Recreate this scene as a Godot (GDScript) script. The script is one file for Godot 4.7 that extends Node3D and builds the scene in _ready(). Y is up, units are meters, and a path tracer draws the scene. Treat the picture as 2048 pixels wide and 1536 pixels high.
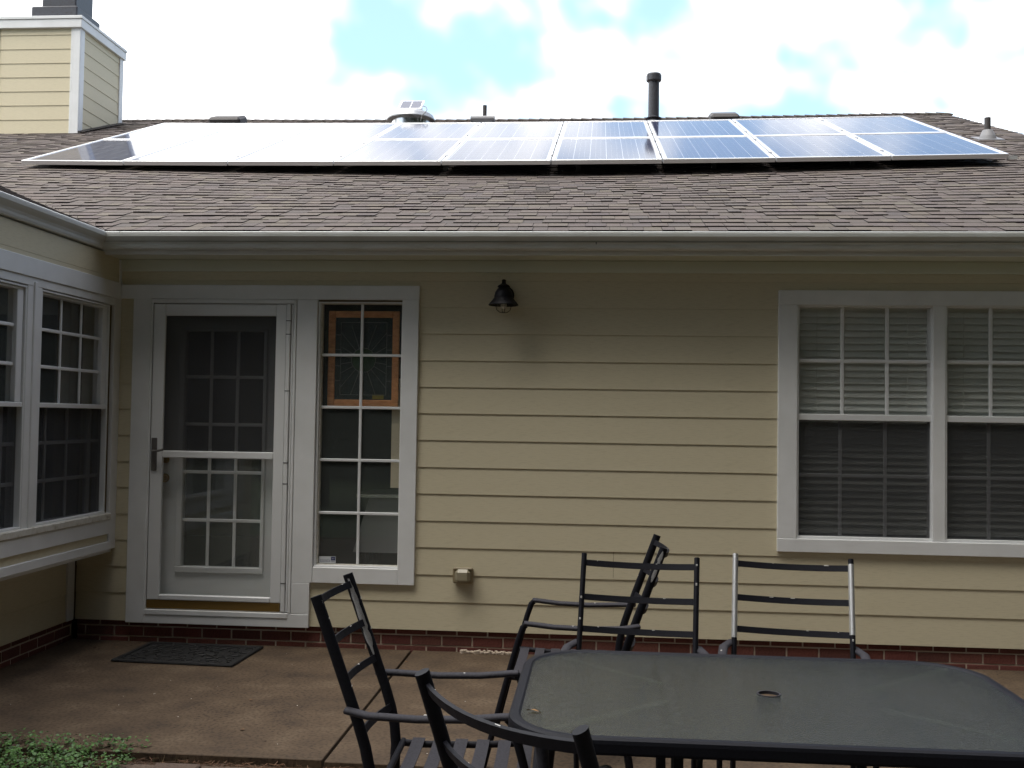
extends Node3D

# ---------------------------------------------------------------- mesh builder
class MB:
	var v := PackedVector3Array()
	var n := PackedVector3Array()
	var k := PackedColorArray()
	var uv := PackedVector2Array()
	var col := Color.WHITE

	func put(p: Vector3, nn: Vector3, t := Vector2.ZERO) -> void:
		v.append(p)
		n.append(nn)
		k.append(col)
		uv.append(t)

	func tri(a: Vector3, b: Vector3, c: Vector3, out: Vector3) -> void:
		var nn := (b - a).cross(c - a).normalized()
		if nn.dot(out) < 0.0:
			nn = -nn
			put(a, nn)
			put(b, nn)
			put(c, nn)
		else:
			put(a, nn)
			put(c, nn)
			put(b, nn)

	func quad(a: Vector3, b: Vector3, c: Vector3, d: Vector3, out: Vector3) -> void:
		var nn := (c - a).cross(d - b).normalized()
		var flip := nn.dot(out) < 0.0
		if flip:
			nn = -nn
		var s := [a, b, c, a, c, d] if flip else [a, c, b, a, d, c]
		for p in s:
			put(p, nn)

	func quad_uv(a: Vector3, b: Vector3, c: Vector3, d: Vector3, out: Vector3) -> void:
		# a lower left, b lower right, c upper right, d upper left
		put(a, out, Vector2(0, 1)); put(c, out, Vector2(1, 0)); put(b, out, Vector2(1, 1))
		put(a, out, Vector2(0, 1)); put(d, out, Vector2(0, 0)); put(c, out, Vector2(1, 0))

	func squad(a: Vector3, b: Vector3, c: Vector3, d: Vector3, na: Vector3, nb: Vector3, nc: Vector3, nd: Vector3) -> void:
		var nn := (c - a).cross(d - b)
		if nn.dot(na + nb + nc + nd) < 0.0:
			put(a, na); put(b, nb); put(c, nc); put(a, na); put(c, nc); put(d, nd)
		else:
			put(a, na); put(c, nc); put(b, nb); put(a, na); put(d, nd); put(c, nc)

	func box(lo: Vector3, hi: Vector3, bev := 0.0) -> void:
		obox(Transform3D(Basis(), (lo + hi) / 2.0), hi - lo, bev)

	func obox(xf: Transform3D, size: Vector3, bev := 0.0) -> void:
		var h := size / 2.0
		var b := minf(bev, minf(h.x, minf(h.y, h.z)) * 0.9)
		var B := xf.basis
		if b <= 0.0:
			for ax in 3:
				for s in [-1.0, 1.0]:
					var o := Vector3.ZERO
					o[ax] = s
					var q := []
					for e in [[-1, -1], [1, -1], [1, 1], [-1, 1]]:
						var p := Vector3.ZERO
						p[ax] = s * h[ax]
						p[(ax + 1) % 3] = e[0] * h[(ax + 1) % 3]
						p[(ax + 2) % 3] = e[1] * h[(ax + 2) % 3]
						q.append(xf * p)
					quad(q[0], q[1], q[2], q[3], B * o)
			return
		for ax in 3:
			var a1 := (ax + 1) % 3
			var a2 := (ax + 2) % 3
			for s in [-1.0, 1.0]:
				var o := Vector3.ZERO
				o[ax] = s
				var q := []
				for e in [[-1, -1], [1, -1], [1, 1], [-1, 1]]:
					var p := Vector3.ZERO
					p[ax] = s * h[ax]
					p[a1] = e[0] * (h[a1] - b)
					p[a2] = e[1] * (h[a2] - b)
					q.append(xf * p)
				quad(q[0], q[1], q[2], q[3], B * o)
			for s1 in [-1.0, 1.0]:
				for s2 in [-1.0, 1.0]:
					var o := Vector3.ZERO
					o[a1] = s1
					o[a2] = s2
					var q := []
					for e in [[-1, 0], [1, 0], [1, 1], [-1, 1]]:
						var p := Vector3.ZERO
						p[ax] = e[0] * (h[ax] - b)
						p[a1] = s1 * (h[a1] - (b if e[1] else 0.0))
						p[a2] = s2 * (h[a2] - (0.0 if e[1] else b))
						q.append(xf * p)
					quad(q[0], q[1], q[2], q[3], B * o)
		for sx in [-1.0, 1.0]:
			for sy in [-1.0, 1.0]:
				for sz in [-1.0, 1.0]:
					var s := Vector3(sx, sy, sz)
					var i := h - Vector3(b, b, b)
					tri(xf * (s * Vector3(h.x, i.y, i.z)), xf * (s * Vector3(i.x, h.y, i.z)), xf * (s * Vector3(i.x, i.y, h.z)), B * s)

	func bar(a: Vector3, b: Vector3, w: float, h: float, up := Vector3.UP, bev := 0.0) -> void:
		var z := (b - a).normalized()
		var x := up.cross(z).normalized()
		obox(Transform3D(Basis(x, z.cross(x), z), (a + b) / 2.0), Vector3(w, h, a.distance_to(b)), bev)

	# elliptic tube along pts; rx across ref x tangent, ry the other way
	func tube(pts: Array, rx: float, ry: float, ref := Vector3.RIGHT, seg := 12, caps := true, a0 := 0.0, a1 := TAU) -> void:
		var rings := []
		var norms := []
		for i in pts.size():
			var t: Vector3 = (pts[mini(i + 1, pts.size() - 1)] - pts[maxi(i - 1, 0)]).normalized()
			var u := (ref - t * ref.dot(t)).normalized()
			var w := t.cross(u)
			var r := []
			var m := []
			for j in seg + 1:
				var a := a0 + (a1 - a0) * j / seg
				r.append(pts[i] + u * cos(a) * rx + w * sin(a) * ry)
				m.append((u * cos(a) / rx + w * sin(a) / ry).normalized())
			rings.append(r)
			norms.append(m)
		for i in pts.size() - 1:
			for j in seg:
				squad(rings[i][j], rings[i][j + 1], rings[i + 1][j + 1], rings[i + 1][j], norms[i][j], norms[i][j + 1], norms[i + 1][j + 1], norms[i + 1][j])
		if caps:
			for e in [0, pts.size() - 1]:
				var out: Vector3 = pts[0] - pts[1] if e == 0 else pts[e] - pts[e - 1]
				for j in seg:
					tri(pts[e], rings[e][j], rings[e][j + 1], out)

	func lathe(prof: Array, o: Vector3, seg := 24, B := Basis()) -> void:
		for i in prof.size() - 1:
			var p: Vector2 = prof[i]
			var q: Vector2 = prof[i + 1]
			var d := q - p
			var nn := Vector2(d.y, -d.x).normalized()
			for j in seg:
				var a := TAU * j / seg
				var b := TAU * (j + 1) / seg
				var ca := Vector3(cos(a), 0, sin(a))
				var cb := Vector3(cos(b), 0, sin(b))
				var y := Vector3.UP
				var na := B * (ca * nn.x + y * nn.y)
				var nb := B * (cb * nn.x + y * nn.y)
				squad(o + B * (ca * p.x + y * p.y), o + B * (cb * p.x + y * p.y), o + B * (cb * q.x + y * q.y), o + B * (ca * q.x + y * q.y), na, nb, nb, na)

	# flat strap with square edges along pts; t thick, h high, face its broad side's direction
	func strap(pts: Array, t: float, h: float, face: Vector3) -> void:
		var rows := []
		for i in pts.size():
			var along: Vector3 = (pts[mini(i + 1, pts.size() - 1)] - pts[maxi(i - 1, 0)]).normalized()
			var f := (face - along * face.dot(along)).normalized()
			var u := along.cross(f)
			rows.append([pts[i] - f * t / 2 - u * h / 2, pts[i] + f * t / 2 - u * h / 2, pts[i] + f * t / 2 + u * h / 2, pts[i] - f * t / 2 + u * h / 2])
		for i in rows.size() - 1:
			var mid: Vector3 = (pts[i] + pts[i + 1]) / 2.0
			for k in 4:
				var a: Vector3 = rows[i][k]
				var b: Vector3 = rows[i][(k + 1) % 4]
				quad(a, b, rows[i + 1][(k + 1) % 4], rows[i + 1][k], (a + b + rows[i + 1][k] + rows[i + 1][(k + 1) % 4]) / 4.0 - mid)

	func mesh() -> ArrayMesh:
		var a := []
		a.resize(Mesh.ARRAY_MAX)
		a[Mesh.ARRAY_VERTEX] = v
		a[Mesh.ARRAY_NORMAL] = n
		a[Mesh.ARRAY_COLOR] = k
		a[Mesh.ARRAY_TEX_UV] = uv
		var m := ArrayMesh.new()
		m.add_surface_from_arrays(Mesh.PRIMITIVE_TRIANGLES, a)
		return m

# ---------------------------------------------------------------- helpers
var M := {}
var rng := RandomNumberGenerator.new()

func lin(r: float, g: float, b: float, a := 1.0) -> Color:
	var c := Color(r, g, b).linear_to_srgb()
	c.a = a
	return c

func noise_tex(seed_: int, freq: float, octaves: int, stops: Array, size := 512, type := FastNoiseLite.TYPE_SIMPLEX_SMOOTH) -> NoiseTexture2D:
	var f := FastNoiseLite.new()
	f.seed = seed_
	f.noise_type = type
	f.frequency = freq
	f.fractal_octaves = octaves
	var t := NoiseTexture2D.new()
	t.width = size
	t.height = size
	t.seamless = true
	t.noise = f
	var g := Gradient.new()
	var offs := PackedFloat32Array()
	var cols := PackedColorArray()
	for s in stops:
		offs.append(s[0])
		cols.append(s[1])
	g.offsets = offs
	g.colors = cols
	t.color_ramp = g
	return t

func mat(called: String, c: Color, rough: float, metal := 0.0) -> StandardMaterial3D:
	var m := StandardMaterial3D.new()
	m.resource_name = called
	m.albedo_color = c
	m.roughness = rough
	m.metallic = metal
	M[called] = m
	return m

func skin(m: StandardMaterial3D, tex: Texture2D, scale: Vector3, world := true) -> void:
	m.albedo_texture = tex
	m.uv1_triplanar = true
	m.uv1_world_triplanar = world
	m.uv1_scale = scale

func relief(m: StandardMaterial3D, tex: Texture2D, cm: float) -> void:
	m.heightmap_enabled = true
	m.heightmap_texture = tex
	m.heightmap_scale = cm

func part(called: String, mb: MB, m: Material, parent: Node) -> MeshInstance3D:
	var o := MeshInstance3D.new()
	o.name = called
	o.mesh = mb.mesh()
	o.material_override = m
	parent.add_child(o, true)
	return o

func holder(called: String, parent: Node, xf := Transform3D()) -> Node3D:
	var o := Node3D.new()
	o.name = called
	o.transform = xf
	parent.add_child(o, true)
	return o

func tag(o: Node, label: String, category: String, group := "", kind := "") -> Node:
	if label:
		o.set_meta("label", label)
	if category:
		o.set_meta("category", category)
	if group:
		o.set_meta("group", group)
	if kind:
		o.set_meta("kind", kind)
	return o

func thing(called: String, label: String, category: String, at := Vector3.ZERO, group := "") -> Node3D:
	var o := Node3D.new()
	o.name = called
	o.position = at
	add_child(o, true)
	tag(o, label, category, group)
	return o

func bx(called: String, lo: Vector3, hi: Vector3, m: Material, parent: Node, bev := 0.0) -> MeshInstance3D:
	var b := MB.new()
	b.box(lo, hi, bev)
	return part(called, b, m, parent)

# ---------------------------------------------------------------- the place's measures
const SL := 0.383            # slope of the roof
const EAVE_Z := 0.34
const EAVE_Y := 2.715
const RIDGE_Z := -7.5
const BAY_X := -3.256
const WING_X := -3.52
const LINES := [2.447, 2.270, 2.094, 1.917, 1.740, 1.567, 1.390, 1.211, 1.036, 0.857, 0.681, 0.503, 0.325, 0.139]

func sag(x: float, z: float) -> float:
	var k := clampf((EAVE_Z - z) / 2.4, 0.0, 1.0)
	var under := exp(-pow((z + 2.7) / 1.6, 2.0)) * (-0.052 * exp(-pow((x + 0.3) / 2.8, 2.0)) + 0.016 * exp(-pow((x + 5.3) / 1.2, 2.0)))
	return k * k * (3.0 - 2.0 * k) * minf(-0.018 + 0.032 * pow((x + 0.9) / 4.5, 2.0), 0.02) + under

func roof_y(x: float, z: float) -> float:
	return EAVE_Y + SL * (EAVE_Z - z) + sag(x, z)

func _ready() -> void:
	rng.seed = 20
	camera_and_light()
	materials()
	ground()
	house()
	roofs()
	chimney()
	solar()
	roof_fittings()
	wall_fittings()
	inside()
	doormat()
	table()
	chairs()
	growth()
	trees()

func camera_and_light() -> void:
	var cam := Camera3D.new()
	cam.name = "camera"
	cam.position = Vector3(0, 1.539, 6.841)
	cam.rotation_degrees = Vector3(1.916, 4.680, 0.865)
	cam.fov = 40.53
	cam.near = 0.05
	cam.far = 600.0
	add_child(cam)
	var e := Environment.new()
	e.background_mode = Environment.BG_SKY
	e.tonemap_mode = Environment.TONE_MAPPER_LINEAR
	e.tonemap_exposure = 6.0
	e.sdfgi_enabled = true
	e.ssao_enabled = true
	e.ssil_enabled = true
	var sky := Sky.new()
	var pm := PanoramaSkyMaterial.new()
	pm.panorama = sky_picture()
	sky.sky_material = pm
	e.sky = sky
	var w := WorldEnvironment.new()
	w.name = "environment"
	w.environment = e
	add_child(w)
	var sun := DirectionalLight3D.new()
	sun.name = "sun"
	sun.light_energy = 0.20
	sun.light_angular_distance = 44.0
	sun.light_color = Color(1.0, 0.97, 0.92)
	sun.shadow_enabled = true
	sun.rotation_degrees = Vector3(-67, -34, 0)
	add_child(sun)

func sky_picture() -> ImageTexture:
	var w := 1024
	var h := 512
	var big := FastNoiseLite.new()
	big.seed = 11
	big.noise_type = FastNoiseLite.TYPE_SIMPLEX_SMOOTH
	big.frequency = 2.6
	big.fractal_octaves = 5
	var fine := FastNoiseLite.new()
	fine.seed = 5
	fine.frequency = 9.0
	fine.fractal_octaves = 5
	var sun_at := Basis.from_euler(Vector3(deg_to_rad(-67), deg_to_rad(-34), 0)).z
	var data := PackedFloat32Array()
	data.resize(w * h * 3)
	for j in h:
		var el := (0.5 - (j + 0.5) / h) * PI
		for i in w:
			var az := wrapf((i + 0.5) / w * TAU, -PI, PI)
			var d := Vector3(sin(az) * cos(el), sin(el), -cos(az) * cos(el))
			var y := maxf(d.y, 0.0)
			var blue := Vector3(0.120, 0.215, 0.29).lerp(Vector3(0.084, 0.106, 0.178), clampf(y * 1.35, 0, 1))
			blue = blue.lerp(Vector3(0.28, 0.31, 0.33), exp(-y * 14.0))
			# clouds lie on a layer seen in perspective
			var flat := Vector3(d.x, 0, d.z) / (y + 0.35)
			var c := big.get_noise_3d(flat.x * 0.8, flat.z * 0.8, 3.0) * 0.75 + fine.get_noise_3d(flat.x * 0.55, flat.z * 0.75, 1.0) * 0.6
			# the big white bank on the left, the blue gap, the broken white field to the right
			var deg := rad_to_deg(az)
			var up := rad_to_deg(el)
			var bank := clampf((-15.0 + (up - 19.0) * 0.35 - deg) / 3.5, -0.15, 1.0) * exp(-pow(maxf(-deg - 60.0, 0.0) / 30.0, 2.0))
			var gap := exp(-pow((deg + 8.5 - (19.0 - up) * 1.6) / 9.0, 2.0)) * exp(-pow((up - 19.5) / 4.8, 2.0))
			var veil := exp(-pow((deg + 25.0) / 11.0, 2.0) - pow((up - 30.0) / 7.0, 2.0))
			var high_blue := exp(-pow(maxf(19.0 - deg, 0.0) / 13.0, 2.0) - pow(maxf(deg - 26.0, 0.0) / 14.0, 2.0) - pow((up - 31.0) / 6.0, 2.0))
			var wisp := fine.get_noise_3d(flat.x * 0.9 + 0.25 * flat.z, flat.z * 0.42, 5.0)
			c += 0.02 + 1.1 * bank - 0.50 * gap + 0.12 * veil - 0.80 * high_blue + 0.55 * wisp + 0.34 * fine.get_noise_3d(flat.x * 2.2 + 0.6 * flat.z, flat.z * 1.1, 7.0)
			var cover := smoothstep(-0.46, 0.36, c)
			var near_sun := exp(-pow(rad_to_deg(d.angle_to(sun_at)) / 42.0, 2.0))
			var white := (0.315 + 0.06 * clampf(c, 0.0, 1.0) + 0.05 * clampf(bank, 0.0, 1.0)) * (1.0 + 1.1 * near_sun) + 0.04 * fine.get_noise_3d(flat.x * 1.7, flat.z * 1.7, 9.0)
			var s := blue.lerp(Vector3(0.99, 1.0, 1.02) * white, cover)
			if d.y < 0.0:
				s = Vector3(0.10, 0.11, 0.08)
			var at := (j * w + i) * 3
			data[at] = s.x
			data[at + 1] = s.y
			data[at + 2] = s.z
	return ImageTexture.create_from_image(Image.create_from_data(w, h, false, Image.FORMAT_RGBF, data.to_byte_array()))

# ---------------------------------------------------------------- materials
func grey(x: float) -> Color:
	return lin(x, x, x)

func materials() -> void:
	var _mottled := noise_tex(1, 0.012, 5, [[0.0, lin(0.90, 0.895, 0.88)], [0.45, lin(0.97, 0.97, 0.965)], [1.0, lin(1, 1, 1)]])
	var fine := noise_tex(2, 0.12, 3, [[0.0, grey(0.0)], [1.0, grey(1.0)]])
	var grain := noise_tex(3, 0.03, 4, [[0.0, grey(0.0)], [1.0, grey(1.0)]])
	var m := mat("cream_paint", lin(0.63, 0.565, 0.40), 0.62)
	skin(m, noise_tex(29, 0.022, 6, [[0.0, lin(0.82, 0.81, 0.78)], [0.4, lin(0.955, 0.955, 0.95)], [1.0, lin(1, 1, 1)]], 1024), Vector3(0.55, 5.5, 0.55))
	m = mat("white_paint", lin(0.78, 0.79, 0.79), 0.45)
	skin(m, noise_tex(30, 0.008, 4, [[0.0, lin(0.90, 0.90, 0.89)], [1.0, lin(1, 1, 1)]]), Vector3(0.8, 0.8, 0.8))
	m = mat("white_vinyl", lin(0.74, 0.75, 0.75), 0.35)
	m = mat("weathered_white", lin(0.70, 0.69, 0.64), 0.6)
	skin(m, noise_tex(31, 0.02, 5, [[0.0, lin(0.45, 0.41, 0.34)], [0.3, lin(0.85, 0.83, 0.78)], [1.0, lin(1, 1, 1)]]), Vector3(1.5, 1.5, 1.5))
	m = mat("gutter_metal", lin(0.70, 0.715, 0.70), 0.42)
	skin(m, noise_tex(32, 0.010, 5, [[0.0, lin(0.80, 0.79, 0.75)], [0.5, lin(0.94, 0.94, 0.93)], [1.0, lin(1, 1, 1)]]), Vector3(0.5, 1.2, 0.5))
	m = mat("soffit_paint", lin(0.66, 0.68, 0.58), 0.6)
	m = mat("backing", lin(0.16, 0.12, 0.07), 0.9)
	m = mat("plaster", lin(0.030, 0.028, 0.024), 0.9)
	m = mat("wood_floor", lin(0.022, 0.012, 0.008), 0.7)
	m = mat("brick", lin(0.20, 0.062, 0.042), 0.9)
	m.vertex_color_use_as_albedo = true
	m.albedo_color = Color.WHITE
	skin(m, noise_tex(33, 0.03, 5, [[0.0, lin(0.55, 0.5, 0.5)], [0.5, lin(0.9, 0.88, 0.88)], [1.0, lin(1.0, 1.0, 1.0)]]), Vector3(4, 4, 4))
	relief(m, fine, 0.12)
	m = mat("mortar", lin(0.47, 0.385, 0.30), 0.95)
	relief(m, fine, 0.2)
	m.uv1_triplanar = true
	m.uv1_world_triplanar = true
	m.uv1_scale = Vector3(4, 4, 4)
	m = mat("concrete", Color.WHITE, 0.86)
	skin(m, noise_tex(34, 0.006, 6, [[0.0, lin(0.052, 0.033, 0.019)], [0.35, lin(0.082, 0.053, 0.030)], [0.6, lin(0.099, 0.065, 0.037)], [1.0, lin(0.142, 0.100, 0.062)]], 1024), Vector3(0.42, 0.42, 0.42))
	relief(m, fine, 0.06)
	m.detail_enabled = true
	m.detail_blend_mode = BaseMaterial3D.BLEND_MODE_MUL
	m.detail_albedo = noise_tex(35, 0.09, 4, [[0.0, lin(0.30, 0.28, 0.26)], [0.33, lin(0.66, 0.64, 0.62)], [0.55, lin(0.9, 0.9, 0.89)], [1.0, lin(1.0, 1.0, 1.0)]], 1024)
	m = mat("soil", Color.WHITE, 0.95)
	skin(m, noise_tex(36, 0.03, 5, [[0.0, lin(0.02, 0.012, 0.008)], [0.5, lin(0.07, 0.04, 0.024)], [1.0, lin(0.15, 0.085, 0.05)]]), Vector3(2, 2, 2))
	relief(m, grain, 1.5)
	m = mat("lawn", Color.WHITE, 0.9)
	skin(m, noise_tex(37, 0.02, 5, [[0.0, lin(0.02, 0.036, 0.012)], [0.5, lin(0.036, 0.06, 0.018)], [1.0, lin(0.065, 0.09, 0.03)]]), Vector3(0.5, 0.5, 0.5))
	m = mat("paver", Color.WHITE, 0.9)
	m.vertex_color_use_as_albedo = true
	skin(m, noise_tex(38, 0.04, 5, [[0.0, lin(0.5, 0.48, 0.46)], [0.5, lin(0.85, 0.84, 0.82)], [1.0, lin(1, 1, 1)]]), Vector3(3, 3, 3))
	relief(m, fine, 0.15)
	m = mat("shingle", Color.WHITE, 0.92)
	m.vertex_color_use_as_albedo = true
	skin(m, noise_tex(39, 0.16, 3, [[0.0, lin(0.55, 0.54, 0.54)], [0.5, lin(0.92, 0.92, 0.92)], [1.0, lin(1, 1, 1)]]), Vector3(3, 3, 3))
	relief(m, fine, 0.18)
	m = mat("roof_felt", lin(0.03, 0.025, 0.022), 0.95)
	m = mat("black_metal", lin(0.010, 0.010, 0.013), 0.5)
	m.metallic_specular = 0.3
	skin(m, noise_tex(40, 0.05, 4, [[0.0, lin(0.7, 0.7, 0.7)], [0.6, lin(0.95, 0.95, 0.95)], [1.0, lin(1, 1, 1)]]), Vector3(4, 4, 4), false)
	m = mat("chair_paint", lin(0.011, 0.011, 0.015), 0.55)
	m.metallic_specular = 0.28
	skin(m, noise_tex(41, 0.03, 5, [[0.0, lin(0.6, 0.6, 0.62)], [0.6, lin(0.95, 0.95, 0.95)], [1.0, lin(1, 1, 1)]]), Vector3(5, 5, 5), false)
	m = mat("seat_strap", lin(0.042, 0.040, 0.047), 0.65)
	m.metallic_specular = 0.3
	skin(m, noise_tex(42, 0.03, 5, [[0.0, lin(0.6, 0.58, 0.56)], [0.6, lin(0.95, 0.95, 0.95)], [1.0, lin(1, 1, 1)]]), Vector3(5, 5, 5), false)
	m = mat("bare_aluminium", lin(0.72, 0.71, 0.69), 0.38, 0.75)
	m = mat("bare_primer", lin(0.42, 0.41, 0.40), 0.6)
	skin(m, noise_tex(43, 0.06, 4, [[0.0, lin(0.45, 0.44, 0.43)], [0.5, lin(0.95, 0.95, 0.95)], [1.0, lin(1, 1, 1)]]), Vector3(6, 6, 6), false)
	m = mat("panel_frame", lin(0.72, 0.73, 0.74), 0.35, 0.55)
	m = mat("solar_cell", lin(0.040, 0.045, 0.085), 0.08)
	m.metallic_specular = 0.32
	skin(m, noise_tex(44, 0.07, 2, [[0.0, lin(0.75, 0.77, 0.85)], [0.5, lin(0.9, 0.92, 0.96)], [1.0, lin(1, 1, 1)]], 512, FastNoiseLite.TYPE_CELLULAR), Vector3(3, 3, 3))
	m = mat("backsheet", lin(0.42, 0.43, 0.46), 0.08)
	m.metallic_specular = 0.32
	m = mat("rail_metal", lin(0.10, 0.10, 0.10), 0.5, 0.5)
	m = mat("vent_plastic", lin(0.045, 0.040, 0.040), 0.6)
	m = mat("vent_grey", lin(0.20, 0.20, 0.21), 0.55)
	m = mat("galvanised", lin(0.66, 0.67, 0.68), 0.24, 0.9)
	m = mat("fan_metal", lin(0.36, 0.37, 0.38), 0.35, 0.45)
	m = mat("cap_metal", lin(0.045, 0.048, 0.058), 0.45)
	skin(m, noise_tex(45, 0.02, 4, [[0.0, lin(0.75, 0.55, 0.45)], [0.4, lin(0.9, 0.88, 0.88)], [1.0, lin(1, 1, 1)]]), Vector3(2, 2, 2))
	m = mat("glass", Color(0.9, 0.95, 0.93, 0.03), 0.0)
	m.metallic_specular = 0.42
	m.transparency = BaseMaterial3D.TRANSPARENCY_ALPHA
	m = mat("insect_screen", lin(0.050, 0.052, 0.056, 0.43), 1.0)
	m.transparency = BaseMaterial3D.TRANSPARENCY_ALPHA
	m = mat("table_glass", Color(0.56, 0.58, 0.48, 0.010), 0.09)
	m.metallic_specular = 0.38
	m.refraction_enabled = true
	m.refraction_scale = 0.05
	m.uv1_triplanar = true
	m.uv1_scale = Vector3(4.5, 4.5, 4.5)
	relief(m, noise_tex(46, 0.05, 3, [[0.0, grey(0.0)], [1.0, grey(1.0)]]), 0.25)
	m.albedo_texture = noise_tex(48, 0.014, 5, [[0.0, lin(0.42, 0.46, 0.43)], [0.45, lin(0.80, 0.82, 0.78)], [1.0, lin(1, 1, 1)]])
	m = mat("brass", lin(0.36, 0.23, 0.075), 0.35, 0.75)
	m = mat("bronze", lin(0.15, 0.14, 0.13), 0.45, 0.3)
	m = mat("door_paint", lin(0.70, 0.71, 0.70), 0.4)
	m = mat("blind_slat", lin(0.62, 0.63, 0.58), 0.5)
	m = mat("oak", Color.WHITE, 0.5)
	skin(m, noise_tex(47, 0.012, 5, [[0.0, lin(0.46, 0.17, 0.045)], [0.5, lin(0.64, 0.27, 0.085)], [1.0, lin(0.74, 0.35, 0.13)]]), Vector3(1.5, 6, 1.5))
	m = mat("lead", lin(0.16, 0.16, 0.15), 0.5, 0.5)
	m = mat("dark_glass", lin(0.012, 0.020, 0.022), 0.15)
	m = mat("yellow_glass", lin(0.25, 0.20, 0.02), 0.15)
	m = mat("green_glass", lin(0.02, 0.05, 0.02), 0.15)
	m = mat("tan_plastic", lin(0.24, 0.195, 0.115), 0.4)
	m = mat("smoked_plastic", lin(0.28, 0.25, 0.17, 1.0), 0.25)
	m = mat("rubber", lin(0.006, 0.006, 0.0065), 0.75)
	m = mat("rubber_relief", lin(0.012, 0.012, 0.012), 0.6)
	m = mat("cloth_grey", lin(0.30, 0.30, 0.29), 0.9)
	m = mat("steel_edge", lin(0.75, 0.76, 0.77), 0.25, 0.85)
	m = mat("paper", lin(0.62, 0.58, 0.5), 0.8)
	m = mat("leaf_dark", lin(0.03, 0.07, 0.02), 0.6)
	m = mat("leaf_green", Color.WHITE, 0.55)
	m.vertex_color_use_as_albedo = true
	m.backlight_enabled = true
	m.backlight = Color(0.25, 0.3, 0.1)
	m = mat("crown_green", lin(0.028, 0.041, 0.018), 0.8)
	m = mat("bark", lin(0.08, 0.06, 0.045), 0.95)
	m = mat("dry_leaf", lin(0.34, 0.16, 0.04), 0.7)
	m = mat("straw", Color.WHITE, 0.8)
	m.vertex_color_use_as_albedo = true
	m = mat("white_print", lin(0.55, 0.57, 0.58), 0.5)
	m = mat("blue_print", lin(0.012, 0.018, 0.10), 0.5)
	m = mat("chip_white", lin(0.6, 0.58, 0.54), 0.7)
	m = mat("bulb", lin(0.7, 0.68, 0.6), 0.3)

# ---------------------------------------------------------------- ground
func ground() -> void:
	var g := MB.new()
	g.box(Vector3(-250, -1.0, -250), Vector3(250, -0.075, 250))
	tag(part("ground", g, M.lawn, self), "wide green lawn around the house", "ground", "", "structure")
	var s := MB.new()
	var nz := FastNoiseLite.new()
	nz.seed = 3
	nz.frequency = 3.0
	var nx := 90
	var nzz := 60
	for i in nx:
		for j in nzz:
			var p := []
			for e in [[0, 0], [1, 0], [1, 1], [0, 1]]:
				var x: float = -6.0 + 11.5 * (i + e[0]) / nx
				var z: float = 2.0 + 4.5 * (j + e[1]) / nzz
				p.append(Vector3(x, -0.038 + 0.016 * nz.get_noise_2d(x, z), z))
			s.quad(p[0], p[1], p[2], p[3], Vector3.UP)
	tag(part("soil_bed", s, M.soil, self), "brown soil bed in front of the patio slab", "soil", "", "structure")
	var patio := thing("patio", "stained brown concrete patio slab along the house wall", "patio")
	tag(patio, "", "", "", "structure")
	var b := MB.new()
	b.box(Vector3(-3.62, -0.3, -0.03), Vector3(-1.208, 0.0, 2.215), 0.003)
	part("slab", b, M.concrete, patio)
	b = MB.new()
	b.box(Vector3(-1.192, -0.3, -0.03), Vector3(5.2, 0.0, 2.235), 0.003)
	part("slab", b, M.concrete, patio)
	b = MB.new()
	b.box(Vector3(-1.2075, -0.3, -0.02), Vector3(-1.1925, -0.045, 2.2))
	part("joint_filler", b, M.roof_felt, patio)
	# pavers beyond the slab
	var path := thing("paver_terrace", "terrace of worn brick pavers under the table", "pavers")
	tag(path, "", "", "", "structure")
	var rest := MB.new()
	var seen := 0
	for r in 30:
		for c in 24:
			var x := -2.12 + c * 0.207 + (0.1035 if r % 2 else 0.0)
			var z := 2.345 + r * 0.107
			var jx := rng.randf_range(-0.005, 0.005)
			var up := rng.randf_range(-0.008, 0.004)
			var tone := rng.randf_range(0.75, 1.15)
			var kol := Color(0.135 * tone, 0.096 * tone, 0.072 * tone)
			var near := r < 3 and c < 8
			var pb := MB.new() if near else rest
			pb.col = kol
			pb.obox(Transform3D(Basis(Vector3.UP, rng.randf_range(-0.03, 0.03)), Vector3(x + 0.1 + jx, -0.03 + up, z + 0.05)), Vector3(0.2, 0.06, 0.1), 0.006)
			if near:
				seen += 1
				part("paver", pb, M.paver, path)
	tag(part("pavers_beyond", rest, M.paver, path), "", "", "", "stuff")

# ---------------------------------------------------------------- house
func holes_cut(x0: float, x1: float, y0: float, y1: float, holes: Array) -> Array:
	# the rectangle less the holes, as rectangles
	var out := [[x0, x1, y0, y1]]
	for h in holes:
		var nxt := []
		for r in out:
			var a: float = maxf(r[0], h[0])
			var b: float = minf(r[1], h[1])
			var c: float = maxf(r[2], h[2])
			var d: float = minf(r[3], h[3])
			if a >= b or c >= d:
				nxt.append(r)
				continue
			if r[0] < a - 1e-4:
				nxt.append([r[0], a, r[2], r[3]])
			if r[1] > b + 1e-4:
				nxt.append([b, r[1], r[2], r[3]])
			if r[2] < c - 1e-4:
				nxt.append([a, b, r[2], c])
			if r[3] > d + 1e-4:
				nxt.append([a, b, d, r[3]])
		out = nxt
	return out

func wall_core(parent: Node, called: String, x0: float, x1: float, y0: float, y1: float, z0: float, z1: float, holes: Array, m: Material) -> void:
	var b := MB.new()
	for r in holes_cut(x0, x1, y0, y1, holes):
		b.box(Vector3(r[0], r[2], z0), Vector3(r[1], r[3], z1))
	part(called, b, m, parent)

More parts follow.
